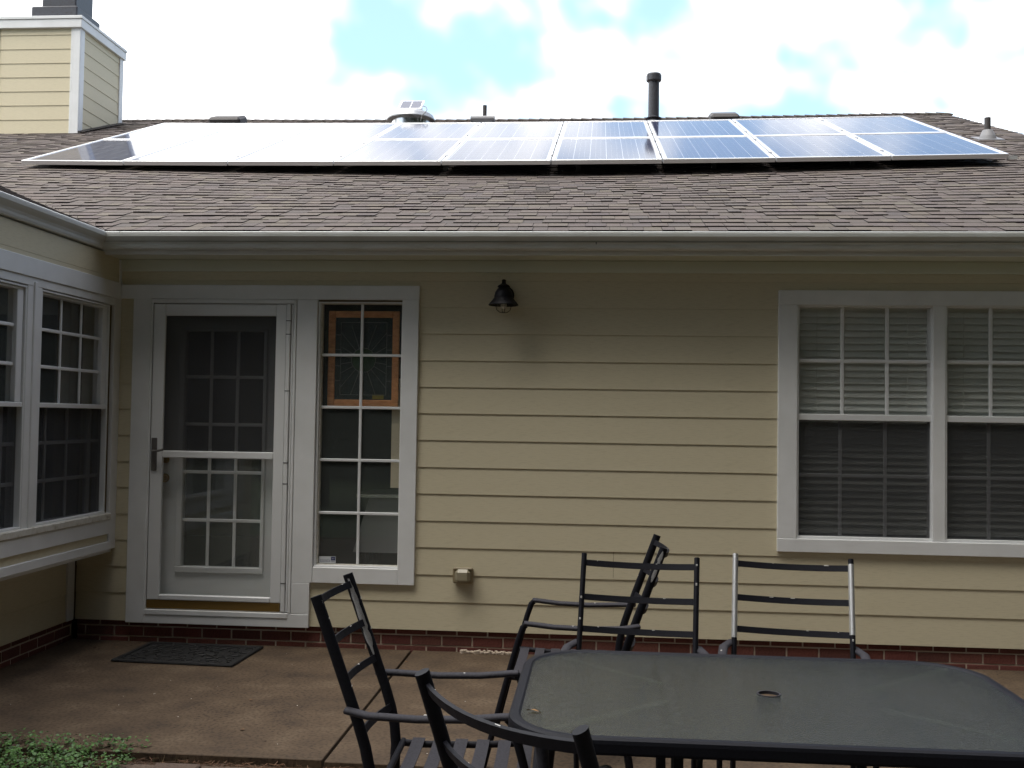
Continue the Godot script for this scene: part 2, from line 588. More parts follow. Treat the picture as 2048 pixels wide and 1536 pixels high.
func planks(parent: Node, lines: Array, top: float, x0: float, x1: float, holes: Array, seams: Array) -> void:
	# lap siding: one mesh per board; lines are the lower edges of the courses
	for i in lines.size():
		var lo: float = lines[i]
		var hi: float = (top if i == 0 else lines[i - 1] + 0.012)
		if hi - lo < 0.01:
			continue
		var span: float = 0.19
		for r in holes_cut(x0, x1, lo, hi, holes):
			var cuts := [r[0]]
			for s in seams:
				if int(s[0]) == i and s[1] > r[0] + 0.1 and s[1] < r[1] - 0.1:
					cuts.append(s[1])
			cuts.append(r[1])
			for q in cuts.size() - 1:
				var a: float = cuts[q] + (0.0012 if q > 0 else 0.0)
				var b: float = cuts[q + 1] - (0.0012 if q < cuts.size() - 2 else 0.0)
				var zb: float = 0.0104 - 0.0064 * (r[2] - lo) / span
				var zt: float = 0.0104 - 0.0064 * (r[3] - lo) / span
				var wob := rng.randf_range(-0.0012, 0.0012)
				var p := MB.new()
				var zb0 := zb - 0.0052
				var zt0 := zt - 0.0052
				var y0: float = r[2] + wob
				var y1: float = r[3]
				p.quad(Vector3(a, y0 + 0.0015, zb), Vector3(b, y0 + 0.0015, zb), Vector3(b, y1, zt), Vector3(a, y1, zt), Vector3(0, 0, 1))
				p.quad(Vector3(a, y0 + 0.0015, zb), Vector3(b, y0 + 0.0015, zb), Vector3(b, y0, zb - 0.0015), Vector3(a, y0, zb - 0.0015), Vector3(0, -1, 1))
				p.quad(Vector3(a, y0, zb0), Vector3(b, y0, zb0), Vector3(b, y0, zb - 0.0015), Vector3(a, y0, zb - 0.0015), Vector3(0, -1, 0))
				p.quad(Vector3(a, y0, zb0), Vector3(b, y0, zb0), Vector3(b, y1, zt0), Vector3(a, y1, zt0), Vector3(0, 0, -1))
				p.quad(Vector3(a, y1, zt0), Vector3(b, y1, zt0), Vector3(b, y1, zt), Vector3(a, y1, zt), Vector3(0, 1, 0))
				p.quad(Vector3(a, y0, zb0), Vector3(a, y0, zb), Vector3(a, y1, zt), Vector3(a, y1, zt0), Vector3(-1, 0, 0))
				p.quad(Vector3(b, y0, zb0), Vector3(b, y0, zb), Vector3(b, y1, zt), Vector3(b, y1, zt0), Vector3(1, 0, 0))
				part("siding_plank", p, M.cream_paint, parent)

func bricks(parent: Node, x0: float, x1: float, shift: float) -> void:
	var rows := [[-0.03, 0.028], [0.0375, 0.0965], [0.106, 0.163]]
	var b := MB.new()
	b.box(Vector3(x0, -0.2, -0.12), Vector3(x1, 0.168, -0.0152))
	part("mortar", b, M.mortar, parent)
	for r in 3:
		var x := x0 - 0.2 + shift + (0.101 if r % 2 == 0 else 0.0)
		while x < x1 - 0.02:
			var a := maxf(x, x0)
			var e := minf(x + 0.193, x1)
			if e - a > 0.03:
				var p := MB.new()
				var t := rng.randf_range(0.72, 1.2)
				var w := rng.randf_range(0.9, 1.15)
				p.col = Color(0.165 * t, 0.054 * t * w, 0.040 * t * w)
				p.box(Vector3(a, rows[r][0] + rng.randf_range(-0.001, 0.001), -0.10), Vector3(e, rows[r][1] + rng.randf_range(-0.0015, 0.0015), -0.0115 + rng.randf_range(-0.0015, 0.0015)), 0.0025)
				part("brick", p, M.brick, parent)
			x += 0.2032

var main_holes := [[-3.02, -2.01, 0.222, 2.316], [-1.868, -1.297, 0.536, 2.305], [1.285, 3.055, 0.79, 2.300]]
const FZ := Transform3D()

func side_frame(x: float, z: float) -> Transform3D:
	# local x runs towards -z, local z outwards (+x)
	return Transform3D(Basis(Vector3(0, 0, -1), Vector3(0, 1, 0), Vector3(1, 0, 0)), Vector3(x, 0, z))

func sash(parent: Node, u0: float, u1: float, y0: float, y1: float, w: float, cols: Array, rows: Array, bar: float, m: Material, screen := false) -> void:
	# glass with dividing bars, at depth w
	bx("pane", Vector3(u0, y0, w - 0.0025), Vector3(u1, y1, w + 0.0025), M.glass, parent)
	for c in cols:
		bx("muntin", Vector3(c - bar / 2, y0, w + 0.003), Vector3(c + bar / 2, y1, w + 0.014), m, parent, 0.003)
	for r in rows:
		bx("muntin", Vector3(u0, r - bar / 2, w + 0.0035), Vector3(u1, r + bar / 2, w + 0.0145), m, parent, 0.003)
	if screen:
		bx("insect_screen", Vector3(u0 - 0.004, y0 - 0.004, w + 0.0195), Vector3(u1 + 0.004, y1 + 0.004, w + 0.0205), M.insect_screen, parent)

func ring(parent: Node, called: String, u0: float, u1: float, y0: float, y1: float, tl: float, tr: float, tb: float, tt: float, z0: float, z1: float, m: Material, bev := 0.003) -> void:
	# four boards around an opening u0..u1, y0..y1
	bx(called, Vector3(u0 - tl, y0, z0), Vector3(u0, y1, z1), m, parent, bev)
	bx(called, Vector3(u1, y0, z0), Vector3(u1 + tr, y1, z1), m, parent, bev)
	bx(called, Vector3(u0 - tl, y0 - tb, z0), Vector3(u1 + tr, y0, z1 + 0.001), m, parent, bev)
	bx(called, Vector3(u0 - tl, y1, z0), Vector3(u1 + tr, y1 + tt, z1 + 0.001), m, parent, bev)

func house() -> void:
	var h := thing("house", "cream sided house with brown shingle roof, white trim and bay window", "house")
	var wall := holder("main_wall", h)
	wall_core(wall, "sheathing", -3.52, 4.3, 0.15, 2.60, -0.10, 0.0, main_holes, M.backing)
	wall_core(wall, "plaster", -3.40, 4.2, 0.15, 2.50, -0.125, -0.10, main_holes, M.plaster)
	var cut := [[-3.03, -2.0, 0.212, 2.33], [-1.90, -1.285, 0.50, 2.33], [1.27, 3.07, 0.77, 2.32]]
	planks(wall, LINES, 2.515, -3.505, 4.28, cut, [[11, 0.12], [6, 3.4], [3, 3.8]])
	# the other walls close the rooms
	var shell := holder("outer_walls", h)
	var b := MB.new()
	b.box(Vector3(4.18, -0.2, -15.2), Vector3(4.3, 2.6, -0.13))
	b.box(Vector3(-9.0, -0.2, -15.32), Vector3(4.3, 2.6, -15.2))
	b.box(Vector3(-9.12, -0.2, -15.2), Vector3(-9.0, 2.6, 3.5))
	b.box(Vector3(-9.12, -0.2, 3.5), Vector3(-3.53, 2.6, 3.62))
	for s in [[4.2, 4.3]]:
		var g := [Vector2(0.2, 2.6), Vector2(0.2, 2.70), Vector2(RIDGE_Z, 5.62), Vector2(-15.2, 2.70), Vector2(-15.2, 2.6)]
		for i in g.size() - 1:
			b.quad(Vector3(s[1], g[i].y, g[i].x), Vector3(s[1], g[i + 1].y, g[i + 1].x), Vector3(s[1], 2.6, RIDGE_Z), Vector3(s[1], 2.6, RIDGE_Z + 0.01), Vector3.RIGHT)
	b.tri(Vector3(-9.1, 2.6, 3.6), Vector3(-3.5, 2.6, 3.6), Vector3(-6.3, 3.75, 3.6), Vector3(0, 0, 1))
	part("cladding", b, M.cream_paint, shell)
	b = MB.new()
	b.box(Vector3(-9.0, 0.10, -4.6), Vector3(4.18, 0.17, -0.126))
	b.box(Vector3(-9.0, 0.10, -0.126), Vector3(-3.66, 0.17, 3.5))
	part("floor", b, M.wood_floor, shell)
	b = MB.new()
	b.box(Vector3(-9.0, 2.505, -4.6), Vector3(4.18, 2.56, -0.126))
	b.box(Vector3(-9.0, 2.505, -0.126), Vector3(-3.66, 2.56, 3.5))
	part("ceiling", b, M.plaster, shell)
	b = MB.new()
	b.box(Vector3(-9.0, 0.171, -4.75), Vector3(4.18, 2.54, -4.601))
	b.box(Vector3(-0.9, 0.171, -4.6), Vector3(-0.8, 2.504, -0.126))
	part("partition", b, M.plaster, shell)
	var base := holder("brick_foundation", h)
	bricks(base, -3.50, 4.3, 0.062)
	# door unit
	var casing := holder("door_and_sidelight_casing", h)
	var T := 0.030
	bx("casing_board", Vector3(-3.145, 0.132, 0.0), Vector3(-3.02, 2.33, T), M.white_paint, casing, 0.003)
	bx("casing_board", Vector3(-2.01, 0.430, 0.0), Vector3(-1.870, 2.318, T), M.white_paint, casing, 0.003)
	bx("casing_board", Vector3(-1.297, 0.432, 0.0), Vector3(-1.185, 2.318, T), M.white_paint, casing, 0.003)
	bx("casing_board", Vector3(-3.236, 2.318, 0.0), Vector3(-1.183, 2.413, T + 0.002), M.white_paint, casing, 0.003)
	bx("casing_board", Vector3(-3.02, 0.132, 0.0), Vector3(-1.888, 0.222, T + 0.001), M.white_paint, casing, 0.003)
	bx("casing_board", Vector3(-1.868, 0.432, 0.0), Vector3(-1.297, 0.536, T + 0.001), M.white_paint, casing, 0.003)
	bx("casing_board", Vector3(-2.01, 0.222, 0.0), Vector3(-1.886, 0.43, T), M.white_paint, casing, 0.003)
	bx("jamb", Vector3(-3.02, 0.222, -0.12), Vector3(-3.006, 2.316, 0.026), M.white_paint, casing)
	bx("jamb", Vector3(-2.03, 0.222, -0.12), Vector3(-2.012, 2.316, 0.034), M.white_paint, casing, 0.003)
	bx("jamb", Vector3(-3.006, 2.288, -0.12), Vector3(-2.03, 2.316, 0.034), M.white_paint, casing, 0.003)
	bx("threshold", Vector3(-3.006, 0.19, -0.12), Vector3(-2.03, 0.226, 0.036), M.white_paint, casing, 0.004)
	# inner entry door
	var d := holder("entry_door", h)
	wall_core(d, "door_slab", -3.004, -2.032, 0.228, 2.286, -0.118, -0.075, [[-2.81, -2.262, 0.503, 2.107]], M.door_paint)
	ring(d, "lite_frame", -2.81, -2.262, 0.503, 2.107, 0.042, 0.026, 0.040, 0.018, -0.0748, -0.062, M.door_paint, 0.004)
	sash(d, -2.81, -2.262, 0.503, 2.107, -0.092, [-2.630, -2.446], [1.794, 1.470, 1.144, 0.817], 0.022, M.door_paint)
	b = MB.new()
	b.lathe([Vector2(0.0, 0.055), Vector2(0.02, 0.052), Vector2(0.029, 0.038), Vector2(0.026, 0.024), Vector2(0.012, 0.016), Vector2(0.012, 0.004), Vector2(0.03, 0.003), Vector2(0.03, 0.0)], Vector3(-2.935, 1.10, -0.0748), 20, Basis(Vector3.RIGHT, PI / 2))
	part("knob", b, M.brass, d)
	b = MB.new()
	b.lathe([Vector2(0.0, 0.014), Vector2(0.022, 0.012), Vector2(0.026, 0.0)], Vector3(-2.935, 1.225, -0.0748), 20, Basis(Vector3.RIGHT, PI / 2))
	part("deadbolt", b, M.brass, d)
	# storm door
	var s := holder("storm_door", h)
	var X0 := -3.000
	var X1 := -2.082
	bx("stile", Vector3(X0, 0.29, 0.0), Vector3(-2.917, 2.282, 0.030), M.white_vinyl, s, 0.004)
	bx("stile", Vector3(-2.152, 0.29, 0.0), Vector3(X1, 2.282, 0.030), M.white_vinyl, s, 0.004)
	bx("rail", Vector3(-2.917, 2.203, 0.0), Vector3(-2.152, 2.282, 0.030), M.white_vinyl, s, 0.004)
	bx("rail", Vector3(-2.917, 1.243, 0.0), Vector3(-2.152, 1.290, 0.032), M.white_vinyl, s, 0.004)
	bx("rail", Vector3(-2.917, 0.290, 0.0), Vector3(-2.152, 0.326, 0.034), M.white_vinyl, s, 0.006)
	bx("door_sweep", Vector3(-3.003, 0.233, 0.004), Vector3(-2.088, 0.289, 0.027), M.brass, s, 0.002)
	bx("insect_screen", Vector3(-2.917, 1.290, 0.0125), Vector3(-2.152, 2.203, 0.0135), M.insect_screen, s)
	bx("pane", Vector3(-2.917, 0.326, 0.010), Vector3(-2.152, 1.243, 0.014), M.glass, s)
	bx("hinge_strip", Vector3(-2.079, 0.232, 0.0), Vector3(-2.051, 2.284, 0.037), M.white_vinyl, s, 0.004)
	bx("hinge_strip", Vector3(-2.047, 0.232, 0.0), Vector3(-2.033, 2.284, 0.030), M.white_vinyl, s, 0.004)
	for y in [0.42, 1.08, 1.22, 1.70, 2.08, 2.17]:
		bx("hinge_joint", Vector3(-2.081, y, 0.030), Vector3(-2.049, y + 0.005, 0.0385), M.black_metal, s)
	bx("handle_plate", Vector3(-2.992, 1.155, 0.030), Vector3(-2.952, 1.375, 0.037), M.bronze, s, 0.003)
	b = MB.new()
	b.tube([Vector3(-2.972, 1.288, 0.037), Vector3(-2.972, 1.288, 0.062), Vector3(-2.960, 1.286, 0.068), Vector3(-2.925, 1.290, 0.070), Vector3(-2.895, 1.297, 0.068)], 0.0075, 0.0075, Vector3.UP, 10)
	part("handle", b, M.bronze, s)
	# sidelight
	var sl := holder("sidelight_window", h)
	ring(sl, "frame", -1.853, -1.302, 0.548, 2.296, 0.015, 0.005, 0.012, 0.009, -0.05, 0.012, M.white_vinyl, 0.002)
	ring(sl, "glazing_stop", -1.845, -1.306, 0.552, 2.292, 0.008, 0.004, 0.004, 0.004, -0.05, -0.008, M.weathered_white, 0.001)
	sash(sl, -1.845, -1.306, 0.552, 2.292, -0.028, [-1.576], [1.949, 1.598, 1.246, 0.893], 0.019, M.white_vinyl)
	# double window on the right
	var w := holder("double_window", h)
	bx("casing_board", Vector3(1.163, 0.80, 0.0), Vector3(1.285, 2.300, T), M.white_paint, w, 0.003)
	bx("casing_board", Vector3(3.055, 0.80, 0.0), Vector3(3.177, 2.300, T), M.white_paint, w, 0.003)
	bx("casing_board", Vector3(1.163, 2.300, 0.0), Vector3(3.177, 2.396, T + 0.002), M.white_paint, w, 0.003)
	bx("casing_board", Vector3(1.163, 0.714, 0.0), Vector3(3.177, 0.80, T + 0.002), M.white_paint, w, 0.003)
	bx("mullion", Vector3(2.133, 0.80, -0.11), Vector3(2.212, 2.300, 0.022), M.white_paint, w, 0.003)
	for u in [[1.285, 2.133], [2.212, 3.055]]:
		var a: float = u[0]
		var e: float = u[1]
		ring(w, "frame", a + 0.014, e - 0.006, 0.816, 2.291, 0.014, 0.006, 0.016, 0.009, -0.09, 0.010, M.white_vinyl, 0.002)
		bx("meeting_rail", Vector3(a + 0.012, 1.560, -0.06), Vector3(e - 0.004, 1.600, 0.004), M.white_vinyl, w, 0.003)
		var c1: float = a + 0.283
		var c2: float = a + 0.566
		sash(w, a + 0.014, e - 0.006, 1.600, 2.291, -0.022, [c1 + 0.006, c2 + 0.006], [1.944], 0.022, M.white_vinyl)
		sash(w, a + 0.014, e - 0.006, 0.816, 1.560, -0.040, [c1, c2], [1.206], 0.022, M.white_vinyl, true)
	# bay on the left wing
	var bay := holder("bay_window", h, side_frame(BAY_X, 0.0))
	var U := -2.30       # far end of the bay, off to the left
	var bh := [[-1.995, -1.165, 0.87, 2.255], [-1.010, -0.150, 0.87, 2.255]]
	wall_core(bay, "sheathing", U, -0.002, 0.64, 2.60, -0.09, -0.012, bh, M.backing)
	bx("corner_board", Vector3(-0.100, 0.625, -0.010), Vector3(-0.003, 2.312, 0.016), M.white_paint, bay, 0.003)
	bx("corner_board", Vector3(-0.040, 2.422, -0.010), Vector3(-0.003, 2.58, 0.016), M.white_paint, bay, 0.003)
	bx("head_board", Vector3(U, 2.312, -0.012), Vector3(-0.003, 2.422, 0.020), M.white_paint, bay, 0.003)
	planks(bay, [2.450, 2.405], 2.60, U, -0.040, [[U, 0, 2.2, 2.41]], [])
	bx("apron_board", Vector3(U, 0.732, -0.012), Vector3(-0.100, 0.827, 0.020), M.white_paint, bay, 0.003)
	bx("bottom_band", Vector3(U, 0.626, -0.012), Vector3(-0.100, 0.680, 0.022), M.white_paint, bay, 0.003)
	bx("siding_strip", Vector3(U, 0.670, -0.012), Vector3(-0.100, 0.740, 0.004), M.cream_paint, bay)
	bx("underside", Vector3(U, 0.600, -0.27), Vector3(-0.004, 0.640, -0.013), M.white_paint, bay)
	bx("end_board", Vector3(U, 0.828, -0.011), Vector3(-1.996, 2.311, 0.014), M.white_paint, bay, 0.003)
	bx("bay_end", Vector3(U - 0.05, 0.60, -0.27), Vector3(U, 2.6, 0.02), M.white_paint, bay)
	bx("mullion", Vector3(-1.165, 0.86, -0.06), Vector3(-1.010, 2.30, 0.010), M.white_paint, bay, 0.003)
	bx("glazing_stop", Vector3(-1.105, 0.87, 0.0), Vector3(-1.070, 2.29, 0.019), M.white_paint, bay, 0.004)
	bx("frame_head", Vector3(-1.995, 2.262, -0.06), Vector3(-0.100, 2.311, 0.012), M.white_paint, bay, 0.003)
	bx("sill", Vector3(-1.995, 0.828, -0.06), Vector3(-0.100, 0.872, 0.030), M.weathered_white, bay, 0.006)
	for k in 2:
		var a: float = bh[k][0]
		var e: float = bh[k][1]
		ring(bay, "frame", a + 0.012, e - 0.012, 0.885, 2.245, 0.012, 0.012, 0.015, 0.012, -0.085, 0.006, M.white_vinyl, 0.002)
		# upper sash, then the lower one behind its screen
		ring(bay, "sash_frame", a + 0.036, e - 0.076, 1.592, 2.230, 0.022, 0.060, 0.0, 0.013, -0.065, -0.006, M.white_vinyl, 0.003)
		bx("meeting_rail", Vector3(a + 0.012, 1.564, -0.06), Vector3(e - 0.012, 1.592, 0.003), M.white_vinyl, bay, 0.003)
		var g0: float = a + 0.036
		var g1: float = e - 0.076
		sash(bay, g0, g1, 1.592, 2.230, -0.036, [g0 + (g1 - g0) * 0.335, g0 + (g1 - g0) * 0.667], [2.026, 1.806], 0.020, M.white_vinyl)
		sash(bay, a + 0.014, e - 0.014, 0.885, 1.564, -0.050, [a + 0.165, a + 0.420], [1.353, 1.126], 0.022, M.white_vinyl, true)
		bx("sash_stile", Vector3(e - 0.17, 0.885, -0.064), Vector3(e - 0.13, 1.564, -0.038), M.white_vinyl, bay, 0.003)
	# recessed wing wall under the bay
	var wing := holder("wing_wall", h, side_frame(WING_X, 0.0))
	wall_core(wing, "sheathing", -3.6, 0.0, 0.15, 2.60, -0.10, -0.004, [[-2.2, -0.14, 0.70, 2.4]], M.backing)
	planks(wing, [0.676, 0.503, 0.321, 0.141], 0.70, -3.6, -0.10, [], [])
	planks(wing, LINES.slice(0, 11), 2.60, -3.6, -2.30, [], [])
	bx("corner_board", Vector3(-0.128, 0.142, -0.003), Vector3(-0.040, 0.600, 0.022), M.white_paint, wing, 0.003)
	var base2 := holder("brick_foundation", h, side_frame(WING_X, 0.0))
	bricks(base2, -3.5, 0.005, 0.03)
	# eaves: soffit, frieze, fascia and gutter turn the inner corner
	var eave := holder("eaves", h)
	b = MB.new()
	b.quad(Vector3(-3.30, 2.585, 0.25), Vector3(4.62, 2.585, 0.25), Vector3(4.62, 2.585, -0.01), Vector3(-3.56, 2.585, -0.01), Vector3.DOWN)
	b.quad(Vector3(-3.30, 2.585, 0.25), Vector3(-3.30, 2.585, 3.9), Vector3(-3.56, 2.585, 3.9), Vector3(-3.56, 2.585, -0.01), Vector3.DOWN)
	part("soffit", b, M.soffit_paint, eave)
	bx("frieze_board", Vector3(-3.25, 2.505, 0.0), Vector3(4.3, 2.584, 0.024), M.soffit_paint, eave, 0.004)
	b = MB.new()
	b.box(Vector3(-3.30, 2.584, 0.232), Vector3(4.62, 2.735, 0.25))
	part("fascia", b, M.white_paint, eave)
	b = MB.new()
	b.box(Vector3(-3.318, 2.583, 0.25), Vector3(-3.30, 2.735, 3.9))
	part("fascia", b, M.white_paint, eave)
	var prof := [Vector2(0.004, 0.100), Vector2(0.004, 0.0), Vector2(0.055, 0.0), Vector2(0.066, 0.004), Vector2(0.072, 0.016), Vector2(0.074, 0.030), Vector2(0.082, 0.046), Vector2(0.097, 0.062), Vector2(0.108, 0.076), Vector2(0.110, 0.092), Vector2(0.110, 0.103), Vector2(0.106, 0.107), Vector2(0.094, 0.107), Vector2(0.092, 0.103), Vector2(0.100, 0.098), Vector2(0.096, 0.080), Vector2(0.07, 0.05), Vector2(0.05, 0.008), Vector2(0.012, 0.008), Vector2(0.010, 0.098)]
	b = MB.new()
	for way in 2:
		for i in prof.size() - 1:
			var p: Vector2 = prof[i]
			var q: Vector2 = prof[i + 1]
			var dd := (q - p).normalized()
			var o := Vector3(0, -dd.x, dd.y) if way == 0 else Vector3(dd.y, -dd.x, 0)
			var y := 2.610
			if way == 0:
				b.quad(Vector3(-3.30 + p.x, y + p.y, 0.25 + p.x), Vector3(4.64, y + p.y, 0.25 + p.x), Vector3(4.64, y + q.y, 0.25 + q.x), Vector3(-3.30 + q.x, y + q.y, 0.25 + q.x), o)
			else:
				b.quad(Vector3(-3.30 + p.x, y + p.y, 0.25 + p.x), Vector3(-3.30 + p.x, y + p.y, 3.9), Vector3(-3.30 + q.x, y + q.y, 3.9), Vector3(-3.30 + q.x, y + q.y, 0.25 + q.x), o)
	part("gutter", b, M.gutter_metal, eave)
	# overlapping sleeve near the inner corner
	b = MB.new()
	for i in range(1, 10):
		var p: Vector2 = prof[i] + Vector2(0.0015, -0.001)
		var q: Vector2 = prof[i + 1] + Vector2(0.0015, -0.001)
		var dd := (q - p).normalized()
		b.quad(Vector3(-3.175, 2.610 + p.y, 0.25 + p.x), Vector3(-3.080, 2.610 + p.y, 0.25 + p.x), Vector3(-3.080, 2.610 + q.y, 0.25 + q.x), Vector3(-3.175, 2.610 + q.y, 0.25 + q.x), Vector3(0, -dd.x, dd.y))
	part("gutter_sleeve", b, M.gutter_metal, eave)
	b = MB.new()
	b.box(Vector3(-3.10, 2.705, 0.345), Vector3(-3.0975, 2.7185, 0.362))
	b.box(Vector3(-0.02, 2.640, 0.33), Vector3(-0.012, 2.655, 0.336))
	part("gutter_screw", b, M.vent_grey, eave)
	bx("rake_board", Vector3(4.60, 2.56, 0.2), Vector3(4.615, 2.70, 0.34), M.white_paint, eave)

# ---------------------------------------------------------------- roofs and shingles
func shingle_colour() -> Color:
	var t := rng.randf_range(0.91, 1.07)
	var q := rng.randf()
	var c := Color(0.122, 0.099, 0.088)
	if q > 0.80:
		c = Color(0.138, 0.115, 0.094)
	elif q > 0.66:
		c = Color(0.112, 0.093, 0.086)
	return Color(c.r * t, c.g * t, c.b * t)

func roofs() -> void:
	var h := get_node("house")
	var roof := holder("roof", h)
	var cosp := 1.0 / sqrt(1.0 + SL * SL)
	var nrm := Vector3(0, cosp, SL * cosp)
	# deck
	var b := MB.new()
	var nx := 56
	for i in nx:
		var xa := -9.4 + 14.02 * i / nx
		var xb := -9.4 + 14.02 * (i + 1) / nx
		for j in 14:
			var za := EAVE_Z - (EAVE_Z - RIDGE_Z) * j / 14.0
			var zb := EAVE_Z - (EAVE_Z - RIDGE_Z) * (j + 1) / 14.0
			b.quad(Vector3(xa, roof_y(xa, za) - 0.012, za), Vector3(xb, roof_y(xb, za) - 0.012, za), Vector3(xb, roof_y(xb, zb) - 0.012, zb), Vector3(xa, roof_y(xa, zb) - 0.012, zb), nrm)
			b.quad(Vector3(xa, roof_y(xa, za) - 0.06, za), Vector3(xb, roof_y(xb, za) - 0.06, za), Vector3(xb, roof_y(xb, zb) - 0.06, zb), Vector3(xa, roof_y(xa, zb) - 0.06, zb), -nrm)
	var ry := roof_y(0, RIDGE_Z)
	b.quad(Vector3(-9.4, ry, RIDGE_Z), Vector3(4.62, ry, RIDGE_Z), Vector3(4.62, 2.715, -15.3), Vector3(-9.4, 2.715, -15.3), Vector3(0, 1, -0.4))
	b.quad(Vector3(4.62, roof_y(4.62, EAVE_Z) - 0.012, EAVE_Z), Vector3(4.62, roof_y(4.62, RIDGE_Z) - 0.012, RIDGE_Z), Vector3(4.62, roof_y(4.62, RIDGE_Z) - 0.06, RIDGE_Z), Vector3(4.62, roof_y(4.62, EAVE_Z) - 0.06, EAVE_Z), Vector3.RIGHT)
	# wing roof
	var ridge_x := -6.26
	var rise := SL * (-3.21 - ridge_x)
	b.quad(Vector3(-3.21, EAVE_Y - 0.012, 0.34), Vector3(-3.21, EAVE_Y - 0.012, 4.0), Vector3(ridge_x, EAVE_Y - 0.012 + rise, 4.0), Vector3(ridge_x, EAVE_Y - 0.012 + rise, 0.34 + (ridge_x + 3.21)), Vector3(SL, 1, 0))
	b.quad(Vector3(-9.31, EAVE_Y - 0.012, 0.34), Vector3(-9.31, EAVE_Y - 0.012, 4.0), Vector3(ridge_x, EAVE_Y - 0.012 + rise, 4.0), Vector3(ridge_x, EAVE_Y - 0.012 + rise, 0.34 + (ridge_x + 3.21)), Vector3(-SL, 1, 0))
	part("deck", b, M.roof_felt, roof)
	# shingles, course by course
	var e := 0.1435
	var rest := MB.new()
	var singles := 0
	var total: float = (EAVE_Z - 0.012 - RIDGE_Z) / cosp
	var rows := int(total / e)
	for r in rows + 1:
		var s0 := r * e
		var x := -9.3 - rng.randf() * 0.3
		var up: float = minf(s0 + e + 0.03, total)
		# the dark lower layer of the course
		var t0 := s0 * cosp + 0.012
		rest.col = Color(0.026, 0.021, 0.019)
		var xx := maxf(-9.3, -3.2 - t0) if t0 < 3.05 else -9.3
		var steps := 14
		for q in steps:
			var a := xx + (4.615 - xx) * q / steps
			var c := xx + (4.615 - xx) * (q + 1) / steps
			strip(rest, a, c, a, c, s0 + 0.004, up, 0.0065, 0.001, cosp, nrm)
		while x < 4.62:
			var w := rng.randf_range(0.075, 0.155)
			var a := x + 0.0015
			var c := minf(x + w - 0.0015, 4.625)
			x += w
			var low := rng.randf() < 0.16
			var so := s0 + rng.randf_range(-0.003, 0.003)
			var al := a
			var au := a
			var cl := c
			var cu := c
			var tl := so * cosp + 0.012
			if tl < 3.05:
				al = maxf(a, -3.2 - tl)
				au = maxf(a, -3.2 - (up * cosp + 0.012))
				cl = maxf(c, -3.2 - tl)
				cu = maxf(c, -3.2 - (up * cosp + 0.012))
				if cl - al < 0.005 and cu - au < 0.005:
					continue
			var alone := r >= 0 and r < 7 and al > -3.2 and cl < 2.75 and singles < 300
			var mb := MB.new() if alone else rest
			mb.col = shingle_colour()
			if low:
				mb.col = mb.col * 0.90
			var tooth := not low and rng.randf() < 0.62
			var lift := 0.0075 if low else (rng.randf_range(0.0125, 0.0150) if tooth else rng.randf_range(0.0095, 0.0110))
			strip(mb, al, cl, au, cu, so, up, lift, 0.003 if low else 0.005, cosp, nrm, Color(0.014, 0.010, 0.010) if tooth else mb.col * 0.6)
			if alone:
				singles += 1
				part("shingle", mb, M.shingle, roof)
	# wing shingles
	for r in 24:
		var s0 := r * e
		var z := 4.0
		var t0 := s0 * cosp + 0.012
		var t1 := (s0 + e + 0.03) * cosp + 0.012
		if t1 > 3.05:
			break
		while z > 0.34 - t1:
			var w := rng.randf_range(0.10, 0.29)
			var za := z - 0.0015
			var zb := z - w + 0.0015
			z -= w
			rest.col = shingle_colour()
			var lift := rng.randf_range(0.010, 0.015)
			var zal := maxf(za, 0.36 - t0)
			var zbl := maxf(zb, 0.36 - t0)
			var zau := maxf(za, 0.36 - t1)
			var zbu := maxf(zb, 0.36 - t1)
			if zal - zbl < 0.004 and zau - zbu < 0.004:
				continue
			var P := func(zz: float, t: float, l: float) -> Vector3: return Vector3(-3.21 - t, EAVE_Y + SL * t + l, zz)
			rest.quad(P.call(zal, t0, lift), P.call(zbl, t0, lift), P.call(zbu, t1, 0.004), P.call(zau, t1, 0.004), Vector3(SL, 1, 0))
			rest.quad(P.call(zal, t0, lift), P.call(zbl, t0, lift), P.call(zbl, t0, -0.01), P.call(zal, t0, -0.01), Vector3(1, 0.2, 0))
	# ridge caps
	var x2 := -9.4
	while x2 < 4.6:
		rest.col = shingle_colour() * 0.62
		var l := 0.145
		var y := roof_y(x2, RIDGE_Z)
		for sgn in [1.0, -1.0]:
			var top := Vector3(x2, y + 0.030, RIDGE_Z)
			var top2 := Vector3(x2 + l + 0.03, y + 0.018, RIDGE_Z)
			var dn := Vector3(0, -0.15 * SL, 0.15 * sgn)
			rest.quad(top, top2, top2 + dn, top + dn, Vector3(0, 1, sgn * 0.4))
			rest.quad(top + dn, top2 + dn, top2 + dn + Vector3(0, -0.02, 0), top + dn + Vector3(0, -0.02, 0), Vector3(0, 0, sgn))
			rest.quad(top, top + dn, top + dn + Vector3(0, -0.02, 0), top + Vector3(0, -0.02, 0), Vector3.LEFT)
			rest.quad(top2, top2 + dn, top2 + dn + Vector3(0, -0.02, 0), top2 + Vector3(0, -0.02, 0), Vector3.RIGHT)
		x2 += l
	tag(part("shingles_beyond", rest, M.shingle, roof), "", "", "", "stuff")

func roof_pt(x: float, s: float, l: float, cosp: float, nrm: Vector3) -> Vector3:
	var z := EAVE_Z - 0.012 - s * cosp
	return Vector3(x, roof_y(x, z), z) + nrm * l

